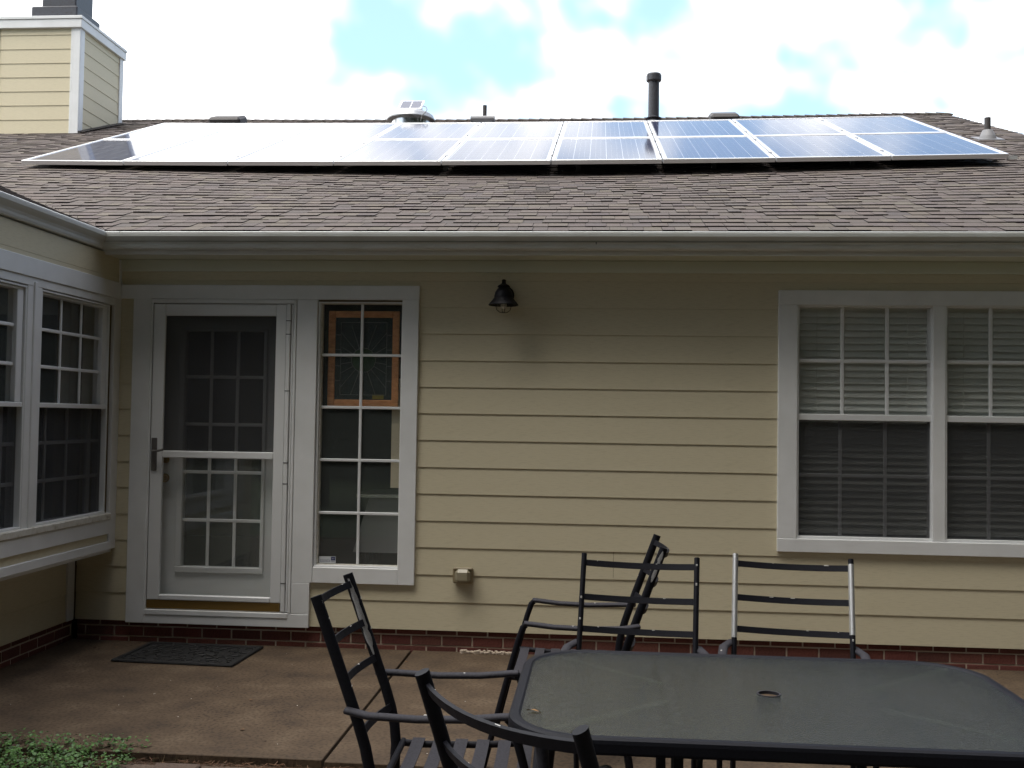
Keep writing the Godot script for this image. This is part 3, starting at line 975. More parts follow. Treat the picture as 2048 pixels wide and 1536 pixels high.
func strip(mb: MB, al: float, cl: float, au: float, cu: float, s0: float, s1: float, l0: float, l1: float, cosp: float, nrm: Vector3, edge := Color(0.03, 0.024, 0.022)) -> void:
	var p := roof_pt(al, s0, l0, cosp, nrm)
	var q := roof_pt(cl, s0, l0, cosp, nrm)
	var u := roof_pt(cu, s1, l1, cosp, nrm)
	var t := roof_pt(au, s1, l1, cosp, nrm)
	var p0 := roof_pt(al, s0 + 0.001, -0.004, cosp, nrm)
	var q0 := roof_pt(cl, s0 + 0.001, -0.004, cosp, nrm)
	mb.quad(p, q, u, t, nrm)
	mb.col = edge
	mb.quad(p, q, q0, p0, Vector3(0, -SL, 1))
	mb.quad(p, t, roof_pt(au, s1, -0.004, cosp, nrm), p0, Vector3.LEFT)
	mb.quad(q, u, roof_pt(cu, s1, -0.004, cosp, nrm), q0, Vector3.RIGHT)

# ---------------------------------------------------------------- chimney
func chimney() -> void:
	var h := get_node("house")
	var c := holder("chimney", h)
	var x0 := -7.765
	var x1 := -6.635
	var z0 := -6.95
	var z1 := -5.775
	bx("core", Vector3(x0 + 0.01, 4.2, z0 + 0.01), Vector3(x1 - 0.01, 6.57, z1 - 0.01), M.backing, c)
	var ls := []
	for i in 13:
		ls.append(6.351 - 0.182 * i)
	var front := holder("front_siding", c, Transform3D(Basis(), Vector3(0, 0, z1)))
	planks(front, ls, 6.50, x0 + 0.005, x1 - 0.005, [], [])
	var side := holder("right_siding", c, side_frame(x1, 0.0))
	planks(side, ls, 6.50, -z1, -z0, [], [])
	bx("cladding", Vector3(x0 - 0.002, 4.3, z0 - 0.012), Vector3(x1, 6.5, z0 + 0.01), M.cream_paint, c)
	bx("cladding", Vector3(x0 - 0.012, 4.3, z0 + 0.011), Vector3(x0 + 0.01, 6.5, z1 - 0.001), M.cream_paint, c)
	var T := 0.022
	bx("corner_board", Vector3(x1 - 0.075, 4.5, z1), Vector3(x1 + T, 6.46, z1 + T), M.white_paint, c, 0.003)
	bx("corner_board", Vector3(x1 - 0.102, 4.5, z1), Vector3(x1 - 0.077, 6.46, z1 + T - 0.004), M.white_paint, c, 0.003)
	bx("corner_board", Vector3(x1, 4.5, z1 - 0.10), Vector3(x1 + T, 6.46, z1 - 0.001), M.white_paint, c, 0.003)
	bx("corner_board", Vector3(x0 - T, 4.5, z1), Vector3(x0 + 0.075, 6.46, z1 + T), M.white_paint, c, 0.003)
	bx("corner_board", Vector3(x1, 4.5, z0 - T), Vector3(x1 + T, 6.46, z0 + 0.085), M.white_paint, c, 0.003)
	bx("crown_band", Vector3(x0 - 0.045, 6.435, z0 - 0.045), Vector3(x1 + 0.045, 6.545, z1 + 0.045), M.white_paint, c, 0.004)
	bx("crown_band", Vector3(x0 - 0.055, 6.546, z0 - 0.055), Vector3(x1 + 0.055, 6.585, z1 + 0.055), M.white_paint, c, 0.004)
	bx("metal_cap", Vector3(-7.362, 6.585, -6.53), Vector3(-6.745, 6.785, -5.90), M.cap_metal, c, 0.014)
	bx("metal_cap", Vector3(-7.245, 6.784, -6.40), Vector3(-6.785, 7.12, -5.945), M.cap_metal, c, 0.014)
	# flashing where it meets the shingles
	var b := MB.new()
	b.quad(Vector3(x1 + 0.10, roof_y(x1, z1) + 0.022, z1 + 0.02), Vector3(x1 + 0.10, roof_y(x1, z0) + 0.022, z0), Vector3(x1 + 0.005, roof_y(x1, z0) + 0.032, z0), Vector3(x1 + 0.005, roof_y(x1, z1) + 0.032, z1 + 0.02), Vector3(0, 1, 0.3))
	part("flashing", b, M.roof_felt, c)

# ---------------------------------------------------------------- solar array
func solar() -> void:
	var p := 0.3800
	var W := 0.995
	var L := 1.685
	var up := Vector3(0, sin(p), -cos(p))
	var nn := Vector3(0, cos(p), sin(p))
	var words := ["leftmost", "second from the left", "third from the left", "fourth from the left", "middle", "fourth from the right", "third from the right", "second from the right", "rightmost"]
	var proto: Node3D
	for row in 2:
		for i in 9:
			var x := -5.408 + i * W
			var xm := x + W / 2
			var dip := minf(-0.018 + 0.032 * pow((xm + 0.9) / 4.5, 2.0), 0.02)
			var at := Vector3(x, 3.884 + dip, -2.425) + up * (row * (L + 0.020))
			# each panel follows the slight sag of the roof
			var k := 0.064 * (xm + 0.9) / 20.25
			var side := Vector3(1, k, 0).normalized()
			var o: Node3D
			if proto == null:
				o = Node3D.new()
				o.name = "solar_panel"
				add_child(o)
				proto = o
				var w := W - 0.011
				var fr := 0.030
				for q in [[0.0, fr, 0.0, L], [w - fr, w, 0.0, L]]:
					bx("frame_side", Vector3(q[0], q[2], -0.04), Vector3(q[1], q[3], 0.0), M.panel_frame, o, 0.002)
				for q in [[0.0, fr], [L - fr, L]]:
					bx("frame_end", Vector3(fr, q[0], -0.04), Vector3(w - fr, q[1], 0.0), M.panel_frame, o, 0.002)
				bx("backsheet", Vector3(fr, fr, -0.010), Vector3(w - fr, L - fr, -0.006), M.backsheet, o)
				var cw := (w - 2 * fr - 0.02) / 6.0
				var ch := (L - 2 * fr - 0.03) / 10.0
				for c in 6:
					var b := MB.new()
					for r in 10:
						var ax := fr + 0.01 + c * cw + 0.0022
						var ay := fr + 0.015 + r * ch + 0.0016
						for g in 3:
							# thin conductors leave bare lines between three strips of a cell
							var sx := ax + (cw - 0.0044) * g / 3.0 + (0.0006 if g else 0.0)
							var ex := ax + (cw - 0.0044) * (g + 1) / 3.0 - (0.0006 if g < 2 else 0.0)
							b.quad(Vector3(sx, ay, -0.0055), Vector3(ex, ay, -0.0055), Vector3(ex, ay + ch - 0.0032, -0.0055), Vector3(sx, ay + ch - 0.0032, -0.0055), Vector3(0, 0, 1))
					part("cell_column", b, M.solar_cell, o)
				for yy in [0.32, 1.32]:
					bx("clamp", Vector3(w - 0.012, yy, -0.02), Vector3(w + 0.018, yy + 0.04, 0.004), M.vent_grey, o, 0.001)
			else:
				o = proto.duplicate()
				o.name = "solar_panel"
				add_child(o, true)
			o.transform = Transform3D(Basis(side, up, side.cross(up).normalized()), at)
			tag(o, "%s panel in the %s row of the solar array on the roof" % [words[i].capitalize().to_lower(), "lower" if row == 0 else "upper"], "solar panel", "solar panels mounted on the shingle roof")
	var rack := thing("mounting_rack", "metal rails under the solar panels on the roof", "mounting rack")
	for s in [0.38, 1.35, 2.08, 3.05]:
		var b := MB.new()
		var q := 24
		for i in q:
			var a := -5.36 + 8.98 * i / q
			var c := -5.36 + 8.98 * (i + 1) / q
			var da := minf(-0.018 + 0.032 * pow((a + 0.9) / 4.5, 2.0), 0.02)
			var dc := minf(-0.018 + 0.032 * pow((c + 0.9) / 4.5, 2.0), 0.02)
			b.bar(Vector3(a, 3.884 + da, -2.425) + up * s - nn * 0.062, Vector3(c, 3.884 + dc, -2.425) + up * s - nn * 0.062, 0.04, 0.04, nn)
		part("rail", b, M.rail_metal, rack)
		for i in 8:
			var x := -5.2 + i * 1.25
			var at: Vector3 = Vector3(x, 3.86, -2.425) + up * s - nn * 0.082
			var rz: float = at.z
			bx("foot", Vector3(x - 0.02, roof_y(x, rz) - 0.01, rz - 0.03), Vector3(x + 0.02, at.y + 0.01, rz + 0.03), M.rail_metal, rack)
	# a rail end stands out past the array on the right
	bx("rail_end", Vector3(3.55, 3.865, -2.52), Vector3(3.63, 3.90, -2.48), M.panel_frame, rack)

# ---------------------------------------------------------------- vents and pipes
func roof_fittings() -> void:
	var tilt := Basis(Vector3.RIGHT, atan(SL))
	for v in [[-4.897, 0.43, "dark box vent on the roof ridge near the chimney"], [1.565, 0.36, "dark box vent right of the tall flue pipe"]]:
		var y := roof_y(v[0], -6.4)
		var t := thing("roof_vent", v[2], "roof vent", Vector3(v[0], y, -6.4), "box vents on the roof")
		var b := MB.new()
		b.obox(Transform3D(tilt, Vector3(0, 0.105, 0)), Vector3(v[1], 0.12, 0.32), 0.03)
		part("hood", b, M.vent_plastic, t)
		b = MB.new()
		b.obox(Transform3D(tilt, Vector3(0, 0.02, 0)), Vector3(v[1] + 0.1, 0.02, 0.46), 0.004)
		b.obox(Transform3D(tilt, Vector3(0, 0.045, 0)), Vector3(v[1] - 0.06, 0.06, 0.24))
		part("flange", b, M.vent_plastic, t)
	# solar attic fan
	var fy := roof_y(-2.45, -6.4)
	var f := thing("attic_fan", "shiny round attic fan with a small tilted solar panel", "attic fan", Vector3(-2.45, fy, -6.4))
	var b := MB.new()
	b.lathe([Vector2(0.255, 0.0), Vector2(0.255, 0.115), Vector2(0.25, 0.118)], Vector3(0, -0.01, 0), 36)
	part("curb", b, M.galvanised, f)
	b = MB.new()
	b.lathe([Vector2(0.30, 0.105), Vector2(0.312, 0.10), Vector2(0.314, 0.112), Vector2(0.29, 0.165), Vector2(0.25, 0.195), Vector2(0.15, 0.212), Vector2(0.0, 0.218)], Vector3.ZERO, 40)
	b.lathe([Vector2(0.24, 0.104), Vector2(0.30, 0.105)], Vector3.ZERO, 40)
	part("dome", b, M.fan_metal, f)
	b = MB.new()
	var pt := Transform3D(Basis(Vector3.RIGHT, 0.62), Vector3(-0.005, 0.315, -0.02))
	b.obox(pt, Vector3(0.315, 0.025, 0.30), 0.004)
	part("panel_frame", b, M.panel_frame, f)
	b = MB.new()
	b.obox(pt * Transform3D(Basis(), Vector3(0, -0.022, 0.135)), Vector3(0.30, 0.020, 0.03), 0.003)
	b.obox(pt * Transform3D(Basis(), Vector3(0, -0.016, 0.0)), Vector3(0.26, 0.006, 0.24))
	part("junction_bar", b, M.vent_plastic, f)
	b = MB.new()
	for i in 2:
		b.obox(pt * Transform3D(Basis(), Vector3(-0.068 + 0.136 * i, 0.0135, 0)), Vector3(0.125, 0.002, 0.26))
	part("panel_cells", b, M.solar_cell, f)
	b = MB.new()
	for s in [-1.0, 1.0]:
		b.bar(Vector3(s * 0.11, 0.19, 0.05), Vector3(s * 0.12, 0.25, 0.09), 0.012, 0.012)
		b.bar(Vector3(s * 0.11, 0.19, -0.1), Vector3(s * 0.12, 0.33, -0.12), 0.012, 0.012)
	part("bracket", b, M.vent_grey, f)
	b = MB.new()
	b.tube([Vector3(0.14, 0.28, 0.08), Vector3(0.17, 0.27, 0.10), Vector3(0.215, 0.245, 0.14), Vector3(0.235, 0.20, 0.17), Vector3(0.225, 0.15, 0.24), Vector3(0.19, 0.10, 0.27), Vector3(0.17, 0.03, 0.26)], 0.006, 0.006, Vector3(1, 0, 0.1), 8)
	part("cable", b, M.vent_grey, f)
	# grey hood and the pipe behind it
	var hy := roof_y(-1.51, -6.35) + 0.045
	var hood := thing("vent_hood", "grey half round vent hood on the ridge", "vent hood", Vector3(-1.51, hy, -6.35))
	b = MB.new()
	b.tube([Vector3(-0.155, 0.085, 0), Vector3(-0.05, 0.085, 0), Vector3(0.155, 0.085, 0)], 0.042, 0.042, Vector3.UP, 20)
	part("barrel", b, M.vent_grey, hood)
	b = MB.new()
	b.obox(Transform3D(tilt, Vector3(0, 0.022, 0)), Vector3(0.36, 0.02, 0.24), 0.004)
	b.obox(Transform3D(tilt, Vector3(0, 0.05, 0)), Vector3(0.25, 0.06, 0.06))
	part("flange", b, M.vent_grey, hood)
	var py := roof_y(-1.515, -6.62)
	var pipe := thing("vent_pipe", "thin black vent pipe behind the grey half round hood", "vent pipe", Vector3(-1.515, py, -6.62), "pipes standing on the roof")
	b = MB.new()
	b.lathe([Vector2(0.027, 0.0), Vector2(0.027, 0.285), Vector2(0.021, 0.285), Vector2(0.021, 0.05)], Vector3.ZERO, 18)
	part("pipe", b, M.vent_plastic, pipe)
	b = MB.new()
	b.lathe([Vector2(0.10, 0.0), Vector2(0.045, 0.04), Vector2(0.028, 0.06)], Vector3.ZERO, 18)
	part("boot", b, M.vent_grey, pipe)
	# tall flue
	var ty := roof_y(0.675, -6.4)
	var flue := thing("flue_pipe", "tall dark flue pipe with a round cap behind the panels", "flue pipe", Vector3(0.675, ty, -6.4), "pipes standing on the roof")
	b = MB.new()
	b.lathe([Vector2(0.070, 0.0), Vector2(0.070, 0.60)], Vector3.ZERO, 28)
	part("pipe", b, M.cap_metal, flue)
	b = MB.new()
	b.lathe([Vector2(0.070, 0.575), Vector2(0.089, 0.588), Vector2(0.093, 0.594), Vector2(0.093, 0.668), Vector2(0.088, 0.682), Vector2(0.06, 0.688), Vector2(0.0, 0.688)], Vector3.ZERO, 28)
	for k in 8:
		var a := TAU * k / 8 + 0.2
		b.obox(Transform3D(Basis(Vector3.UP, -a), Vector3(cos(a) * 0.093, 0.63, sin(a) * 0.093)), Vector3(0.008, 0.07, 0.012))
	part("cap", b, M.cap_metal, flue)
	b = MB.new()
	b.lathe([Vector2(0.14, -0.05), Vector2(0.085, 0.08), Vector2(0.076, 0.10), Vector2(0.103, 0.104), Vector2(0.105, 0.112), Vector2(0.071, 0.128)], Vector3.ZERO, 28)
	part("storm_collar", b, M.cap_metal, flue)
	# plumbing pipe near the gable
	var qy := roof_y(4.089, -4.45)
	var q := thing("plumbing_pipe", "short vent pipe in a grey boot near the right roof edge", "vent pipe", Vector3(4.089, qy, -4.45), "pipes standing on the roof")
	b = MB.new()
	b.lathe([Vector2(0.032, 0.0), Vector2(0.032, 0.235), Vector2(0.026, 0.235), Vector2(0.026, 0.1)], Vector3.ZERO, 18)
	part("pipe", b, M.vent_plastic, q)
	b = MB.new()
	b.lathe([Vector2(0.095, -0.02), Vector2(0.082, 0.03), Vector2(0.052, 0.10), Vector2(0.034, 0.105)], Vector3.ZERO, 20)
	b.obox(Transform3D(tilt, Vector3(0, 0.012, 0)), Vector3(0.26, 0.012, 0.28))
	part("boot", b, M.vent_grey, q)

# ---------------------------------------------------------------- lamp, outlet, sticker
func wall_fittings() -> void:
	var l := thing("wall_lamp", "black bell shaped wall lamp with a wire cage, unlit", "wall lamp", Vector3(-0.612, 2.23, 0.0))
	var c := Vector3(0, 0, 0.135)
	var b := MB.new()
	b.lathe([Vector2(0.0, 0.215), Vector2(0.010, 0.213), Vector2(0.014, 0.206), Vector2(0.012, 0.196), Vector2(0.016, 0.186), Vector2(0.022, 0.182), Vector2(0.036, 0.174), Vector2(0.041, 0.166), Vector2(0.040, 0.162), Vector2(0.030, 0.160), Vector2(0.042, 0.150), Vector2(0.055, 0.130), Vector2(0.061, 0.105), Vector2(0.062, 0.094), Vector2(0.075, 0.076), Vector2(0.090, 0.058), Vector2(0.098, 0.047), Vector2(0.096, 0.044), Vector2(0.06, 0.075), Vector2(0.0, 0.08)], c, 36)
	part("shade", b, M.black_metal, l)
	b = MB.new()
	b.lathe([Vector2(0.046, 0.075), Vector2(0.046, 0.035), Vector2(0.040, 0.015), Vector2(0.025, 0.003), Vector2(0.0, 0.0)], c, 28)
	part("globe", b, M.glass, l)
	b = MB.new()
	b.lathe([Vector2(0.014, 0.08), Vector2(0.014, 0.065), Vector2(0.019, 0.05), Vector2(0.019, 0.035), Vector2(0.010, 0.024), Vector2(0.0, 0.021)], c, 18)
	part("bulb", b, M.bulb, l)
	for k in 4:
		var a := PI / 4 + k * PI / 2 + 0.5
		var d := Vector3(cos(a), 0, sin(a))
		b = MB.new()
		b.tube([c + d * 0.050 + Vector3(0, 0.08, 0), c + d * 0.050 + Vector3(0, 0.034, 0), c + d * 0.043 + Vector3(0, 0.012, 0), c + d * 0.026 + Vector3(0, -0.001, 0), c + Vector3(0, -0.004, 0)], 0.0022, 0.0022, d.cross(Vector3.UP), 6)
		part("cage_wire", b, M.black_metal, l)
	b = MB.new()
	b.lathe([Vector2(0.0, 0.03), Vector2(0.045, 0.028), Vector2(0.058, 0.018), Vector2(0.060, 0.0)], Vector3(0, 0.125, 0.008), 28, Basis(Vector3.RIGHT, PI / 2))
	part("wall_plate", b, M.black_metal, l)
	b = MB.new()
	b.tube([Vector3(0, 0.125, 0.03), Vector3(0, 0.125, 0.09)], 0.014, 0.014, Vector3.UP, 12)
	part("arm", b, M.black_metal, l)
	# outdoor outlet
	var o := thing("outlet_cover", "tan bubble cover of an outdoor outlet on the siding", "outlet cover", Vector3(-0.860, 0.457, 0.010))
	bx("base", Vector3(-0.068, 0.0, 0.0), Vector3(0.066, 0.102, 0.035), M.tan_plastic, o, 0.008)
	bx("bubble", Vector3(-0.050, 0.006, 0.034), Vector3(0.052, 0.096, 0.078), M.smoked_plastic, o, 0.020)
	bx("hinge", Vector3(-0.058, 0.090, 0.034), Vector3(0.058, 0.104, 0.048), M.tan_plastic, o, 0.004)
	# small sign stuck inside the sidelight
	var s := thing("window_sticker", "small white and blue security sticker low in the sidelight", "sticker", Vector3(-1.838, 0.557, -0.0245))
	bx("backing", Vector3.ZERO, Vector3(0.112, 0.045, 0.0008), M.white_print, s)
	bx("badge", Vector3(0.080, 0.018, 0.0009), Vector3(0.109, 0.042, 0.0014), M.blue_print, s)
	var ta := TextMesh.new()
	var f := SystemFont.new()
	f.font_names = PackedStringArray(["Droid Sans"])
	ta.font = f
	ta.text = "ADT"
	ta.font_size = 16
	ta.pixel_size = 0.00068
	ta.depth = 0.0003
	var tn := MeshInstance3D.new()
	tn.name = "badge_lettering"
	tn.mesh = ta
	tn.material_override = M.white_print
	tn.position = Vector3(0.0945, 0.030, 0.0017)
	s.add_child(tn)
	var tb := TextMesh.new()
	tb.font = f
	tb.text = "protected by"
	tb.font_size = 16
	tb.pixel_size = 0.00078
	tb.depth = 0.0003
	tn = MeshInstance3D.new()
	tn.name = "lettering"
	tn.mesh = tb
	tn.material_override = M.blue_print
	tn.position = Vector3(0.041, 0.020, 0.0011)
	s.add_child(tn)
	bx("underline", Vector3(0.006, 0.0085, 0.0009), Vector3(0.077, 0.0105, 0.0013), M.blue_print, s)
	bx("small_print", Vector3(0.083, 0.008, 0.0009), Vector3(0.107, 0.011, 0.0013), M.blue_print, s)

# ---------------------------------------------------------------- seen through the windows
func inside() -> void:
	for k in 2:
		var x0 := 1.292 if k == 0 else 2.219
		var t := thing("window_blind", "closed pale blind behind the %s half of the double window" % ("left" if k == 0 else "right"), "blind", Vector3(x0, 0.83, -0.088), "blinds in the double window")
		var w := 0.835
		var n := 34
		for i in n:
			var b := MB.new()
			b.obox(Transform3D(Basis(Vector3.RIGHT, 1.13 + rng.randf_range(-0.03, 0.03)), Vector3(w / 2, 0.035 + i * 0.0435, 0)), Vector3(w, 0.0025, 0.050))
			part("slat", b, M.blind_slat, t)
		bx("bottom_rail", Vector3(0, 0.0, -0.022), Vector3(w, 0.022, 0.022), M.blind_slat, t, 0.003)
		for u in [0.13, w - 0.13]:
			var b := MB.new()
			b.box(Vector3(u, 0.02, 0.0265), Vector3(u + 0.003, 1.46, 0.028))
			part("ladder_cord", b, M.blind_slat, t)
	# framed leaded glass hung in the sidelight
	var g := thing("stained_glass", "oak framed leaded glass panel hanging inside the sidelight", "stained glass", Vector3(-1.576, 1.93, -0.080))
	var W := 0.243
	var H := 0.323
	bx("frame_stile", Vector3(-W, -H, -0.012), Vector3(-W + 0.047, H, 0.010), M.oak, g, 0.004)
	bx("frame_stile", Vector3(W - 0.047, -H, -0.012), Vector3(W, H, 0.010), M.oak, g, 0.004)
	bx("frame_rail", Vector3(-W + 0.047, -H, -0.012), Vector3(W - 0.047, -H + 0.045, 0.009), M.oak, g, 0.004)
	bx("frame_rail", Vector3(-W + 0.047, H - 0.045, -0.012), Vector3(W - 0.047, H, 0.009), M.oak, g, 0.004)
	var a := W - 0.047
	var hh := H - 0.045
	bx("glass_field", Vector3(-a, -hh, -0.004), Vector3(a, hh, 0.0), M.dark_glass, g)
	bx("yellow_piece", Vector3(0.065, -hh + 0.006, 0.0005), Vector3(0.142, -hh + 0.036, 0.003), M.yellow_glass, g)
	var b := MB.new()
	b.lathe([Vector2(0.080, 0.003), Vector2(0.0, 0.003)], Vector3(0, -0.01, 0.0), 24, Basis(Vector3.RIGHT, PI / 2))
	part("centre_piece", b, M.green_glass, g)
	var ct := Vector3(0, -0.01, 0.004)
	b = MB.new()
	var pts := []
	for k in 33:
		pts.append(ct + Vector3(cos(TAU * k / 32), sin(TAU * k / 32), 0) * 0.082)
	b.tube(pts, 0.0022, 0.0022, Vector3(0, 0, 1), 6, false)
	part("lead_ring", b, M.lead, g)
	for k in 18:
		var an := TAU * (k + 0.5) / 18
		var dd := Vector3(cos(an), sin(an), 0)
		var far: float = minf(0.155 / maxf(absf(dd.x), 1e-3), 0.235 / maxf(absf(dd.y), 1e-3))
		b = MB.new()
		b.bar(ct + dd * 0.082, ct + dd * far, 0.003, 0.003, Vector3(0, 0, 1))
		part("lead_ray", b, M.lead, g)
	b = MB.new()
	for s in [-1.0, 1.0]:
		b.bar(Vector3(s * 0.157, -0.245, 0.004), Vector3(s * 0.157, 0.245, 0.004), 0.003, 0.003, Vector3(0, 0, 1))
		b.bar(Vector3(-0.157, s * 0.245, 0.004), Vector3(0.157, s * 0.245, 0.004), 0.003, 0.003, Vector3(0, 0, 1))
		for q in [-0.15, -0.05, 0.06, 0.16]:
			b.bar(Vector3(s * 0.157, q, 0.004), Vector3(s * a, q, 0.004), 0.003, 0.003, Vector3(0, 0, 1))
	part("lead_border", b, M.lead, g)
	# cream wall end just inside
	bx("interior_return", Vector3(-1.385, 1.06, -0.20), Vector3(-1.26, 1.80, -0.126), M.cream_paint, get_node("house"))
	# console with a metal edge and a grey cloth
	var t := thing("console_table", "dim console with shiny metal edge and grey cloth inside the sidelight", "console table", Vector3(-1.45, 0.17, -0.55))
	bx("top", Vector3(-0.22, 0.80, -0.30), Vector3(0.52, 0.83, 0.20), M.wood_floor, t, 0.004)
	bx("metal_edge", Vector3(-0.22, 0.803, 0.201), Vector3(0.52, 0.828, 0.210), M.steel_edge, t, 0.003)
	b = MB.new()
	b.quad(Vector3(-0.14, 0.80, 0.15), Vector3(0.52, 0.80, 0.15), Vector3(0.52, 0.42, 0.19), Vector3(-0.24, 0.42, 0.19), Vector3(0, 0, 1))
	part("cloth", b, M.cloth_grey, t)
	for u in [-0.18, 0.48]:
		bx("leg", Vector3(u, 0.0, -0.28), Vector3(u + 0.04, 0.80, -0.24), M.wood_floor, t)
		bx("leg", Vector3(u, 0.0, 0.08), Vector3(u + 0.04, 0.80, 0.12), M.wood_floor, t)
	var pp := thing("paper_stack", "small stack of papers on the console in the sidelight", "papers", Vector3(-1.31, 1.00, -0.45))
	bx("sheets", Vector3(-0.06, 0.001, -0.1), Vector3(0.1, 0.018, 0.1), M.paper, pp)
	bx("sheets", Vector3(-0.05, 0.019, -0.1), Vector3(0.11, 0.034, 0.09), M.paper, pp)
	var pl := thing("house_plant", "dark leafy sprig above the papers in the sidelight", "plant", Vector3(-1.28, 1.00, -0.60))
	b = MB.new()
	b.tube([Vector3(0, 0, 0), Vector3(-0.01, 0.15, 0.03), Vector3(-0.03, 0.27, 0.06)], 0.005, 0.004, Vector3.RIGHT, 6)
	part("stem", b, M.leaf_dark, pl)
	b = MB.new()
	for i in 26:
		var an := rng.randf() * TAU
		var y := rng.randf_range(0.12, 0.30)
		var d := Vector3(cos(an), rng.randf_range(-0.4, 0.4), sin(an)).normalized()
		var o := Vector3(-0.02, y, 0.04)
		var sd := d.cross(Vector3.UP).normalized() * 0.018
		b.quad(o, o + d * 0.04 + sd, o + d * 0.09, o + d * 0.04 - sd, Vector3.UP)
	part("leaves", b, M.leaf_dark, pl)
	b = MB.new()
	b.lathe([Vector2(0.0, 0.0), Vector2(0.05, 0.0), Vector2(0.065, 0.10), Vector2(0.05, 0.10), Vector2(0.0, 0.09)], Vector3.ZERO, 20)
	part("pot", b, M.wood_floor, pl)

# ---------------------------------------------------------------- doormat
func doormat() -> void:
	var m := thing("doormat", "black rubber doormat with raised scroll pattern below the storm door", "doormat", Vector3(-2.573, 0.004, 0.330))
	m.rotation.y = -0.04
	var W := 0.392
	var D := 0.268
	bx("sheet", Vector3(-W, 0.0, -D), Vector3(W, 0.006, D), M.rubber, m, 0.002)
	var b := MB.new()
	for s in [-1.0, 1.0]:
		b.box(Vector3(-W, 0.005, s * (D - 0.018) - 0.016), Vector3(W, 0.013, s * (D - 0.018) + 0.016), 0.004)
		b.box(Vector3(s * (W - 0.018) - 0.016, 0.005, -D + 0.03), Vector3(s * (W - 0.018) + 0.016, 0.013, D - 0.03), 0.004)
	part("border", b, M.rubber, m)
	b = MB.new()
	var r2 := RandomNumberGenerator.new()
	r2.seed = 8
	for i in 9:
		for j in 5:
			var c := Vector3(-W + 0.085 + i * 0.078, 0.009, -D + 0.085 + j * 0.092)
			var a0 := r2.randf() * TAU
			var pts := []
			for k in 12:
				var a := a0 + k * 0.42 * (1.0 if (i + j) % 2 else -1.0)
				pts.append(c + Vector3(cos(a), 0, sin(a)) * (0.044 - k * 0.0030))
			b.tube(pts, 0.004, 0.006, Vector3.UP, 6)
	part("scrolls", b, M.rubber_relief, m)

# ---------------------------------------------------------------- table
func rounded(x0: float, x1: float, z0: float, z1: float, r: float, per := 12) -> Array:
	var out := []
	for q in [[x1 - r, z1 - r, 0.0], [x0 + r, z1 - r, PI / 2], [x0 + r, z0 + r, PI], [x1 - r, z0 + r, 1.5 * PI]]:
		for k in per + 1:
			var a: float = q[2] + PI / 2 * k / per
			out.append(Vector2(q[0] + r * cos(a), q[1] + r * sin(a)))
	# extra points along the straight sides keep the ring even
	var full := []
	for i in out.size():
		var p: Vector2 = out[i]
		var q: Vector2 = out[(i + 1) % out.size()]
		full.append(p)
		var n := int(p.distance_to(q) / 0.08)
		for k in range(1, n):
			full.append(p.lerp(q, float(k) / n))
	return full

